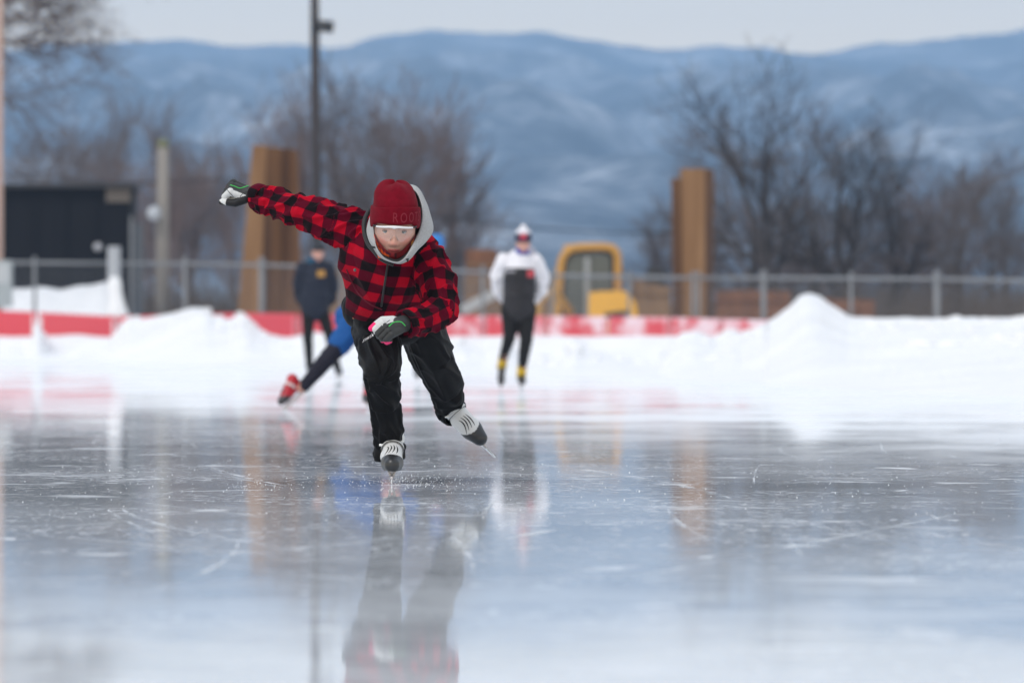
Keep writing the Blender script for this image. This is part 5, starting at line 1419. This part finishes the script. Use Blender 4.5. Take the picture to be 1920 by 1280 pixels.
# ---- blue racing suit, crouched behind the plaid skater
D = 10200 / 255; Q = qf(D)
W = person(D, 'crouched skater in blue suit, dark leggings and red boots, mostly hidden behind the plaid skater', 610)
hip1, hip2 = (662, 612, .15), (700, 612, .12)
body, M = skin_body(W, Q, (742, 545, -.55), (.05, -1, -.05), [[(742, 553, -.5, .05), (735, 560, -.4, .06)], [(728, 555, -.35, .11), (684, 600, .1, .11)], [(715, 545, -.35, .045), (705, 575, -.1, .04), (700, 590, .15, .03)], [(755, 560, -.35, .045), (772, 590, -.4, .04), (745, 610, -.55, .03)],
        [(*hip1, .075), (612, 672, .05, .05), (565, 728, .1, .035)], [(*hip2, .075), (702, 660, -.3, .05), (692, 728, .0, .035)]], [((700, 590, .15), (-.2, .9, .1), (0, .2, 1)), ((745, 610, -.55), (-.7, -.5, -.3), (0, -.6, .6))], D)
eyes_on(body, M)
garment(W, 'racing_suit', Q, [[(730, 552, -.36, .13), (705, 578, -.1, .14), (682, 598, .12, .15)], [(716, 545, -.35, .065), (705, 575, -.1, .055), (700, 588, .13, .045)], [(755, 560, -.35, .065), (772, 590, -.4, .055), (750, 607, -.52, .045)], [(*hip1, .115), (640, 640, .1, .088), (632, 652, .09, .08)], [(*hip2, .115), (702, 640, -.2, .085)], [(652, 596, .2, .10), (690, 598, .16, .12)]], BLUE, .010, .006)
garment(W, 'leggings', Q, [[(636, 648, .09, .074), (612, 674, .06, .066), (570, 724, .1, .045)], [(702, 640, -.2, .08), (702, 662, -.3, .066), (693, 722, -.02, .046)]], DNAVY, .010, .003)
cap_hat(W, 'helmet', M, BLUE, .03, .135)
skate(W, Q(556, 735, .12), (-.55, -.55, -.50), (-.45, -.35, .62), (.45, .012, .025), (.03, .03, .035), .007, .10, True, fabric('pale_strap', (.7, .5, .5)))
skate(W, G(691, D) + Vector((0, .03, .055)), (-.04, -1, 0), (0, 0, 1), (.45, .012, .025), (.03, .03, .035), .007, .12, False)

# ---- farther skater hidden behind the plaid shirt: blue hood past the shoulder, legs between the trousers
D = 10200 / 158; Q = qf(D)
W = person(D, 'distant skater with blue hat peeping over the shoulder of the plaid skater', 792)
body, M = skin_body(W, Q, (819, 462, -.05), (-.1, -1, -.12), [[(818, 470, 0, .055), (814, 490, .02, .06)], [(812, 500, .02, .12), (800, 580, .05, .11)], [(792, 496, .03, .045), (786, 535, .1, .04), (790, 565, .2, .03)], [(835, 498, .03, .045), (834, 535, .1, .04), (818, 562, .2, .03)],
        [(788, 585, .06, .075), (786, 640, -.02, .05), (782, 702, .0, .035)], [(810, 585, .06, .075), (808, 640, -.05, .05), (805, 704, .05, .035)]], [((790, 565, .2), (.6, .2, -.3), (0, 1, .2)), ((818, 562, .24), (-.6, .2, -.3), (0, 1, .2))], D)
eyes_on(body, M)
garment(W, 'jacket', Q, [[(815, 495, .02, .14), (808, 530, .02, .16), (801, 575, .05, .15)], [(793, 495, .02, .07), (786, 535, .1, .062), (792, 570, .2, .045)], [(830, 497, .02, .07), (832, 535, .1, .062), (815, 566, .22, .045)]], CHAR, .014, .010)
cap_hat(W, 'hat', M, fabric('sky_blue_knit', (.05, .21, .55)), -.01, .15)
garment(W, 'tights', Q, [[(790, 580, .06, .10), (786, 640, -.02, .066), (783, 700, .0, .046)], [(810, 580, .06, .10), (808, 640, -.05, .066), (804, 702, .05, .046)], [(794, 578, .06, .11), (806, 578, .06, .11)]], TIGHT, .014, .004)
skate(W, G(782, D) + Vector((0, .0, .055)), (.05, -1, 0), (0, 0, 1), (.05, .055, .06), (.012, .012, .013), .009, .12, False)
skate(W, G(804, D + .06) + Vector((0, 0, .055)), (.1, -1, 0), (0, 0, 1), (.05, .055, .06), (.012, .012, .013), .009, .12, False)
# ================================================================== air
HZ = bpy.data.materials.new('air'); HZ.use_nodes = True; t = HZ.node_tree; t.nodes.clear()
o = t.nodes.new('ShaderNodeOutputMaterial'); pv = t.nodes.new('ShaderNodeVolumePrincipled')
pv.inputs['Color'].default_value = (.425, .66, .97, 1); pv.inputs['Density'].default_value = 1.5e-4
pv.inputs['Anisotropy'].default_value = 0.0
t.links.new(pv.outputs[0], o.inputs['Volume'])
mb = MB(); mb.box((0, 5250, 330), (5000, 10600, 664))
tag(mb.build('haze', HZ, smooth=False), kind='stuff')
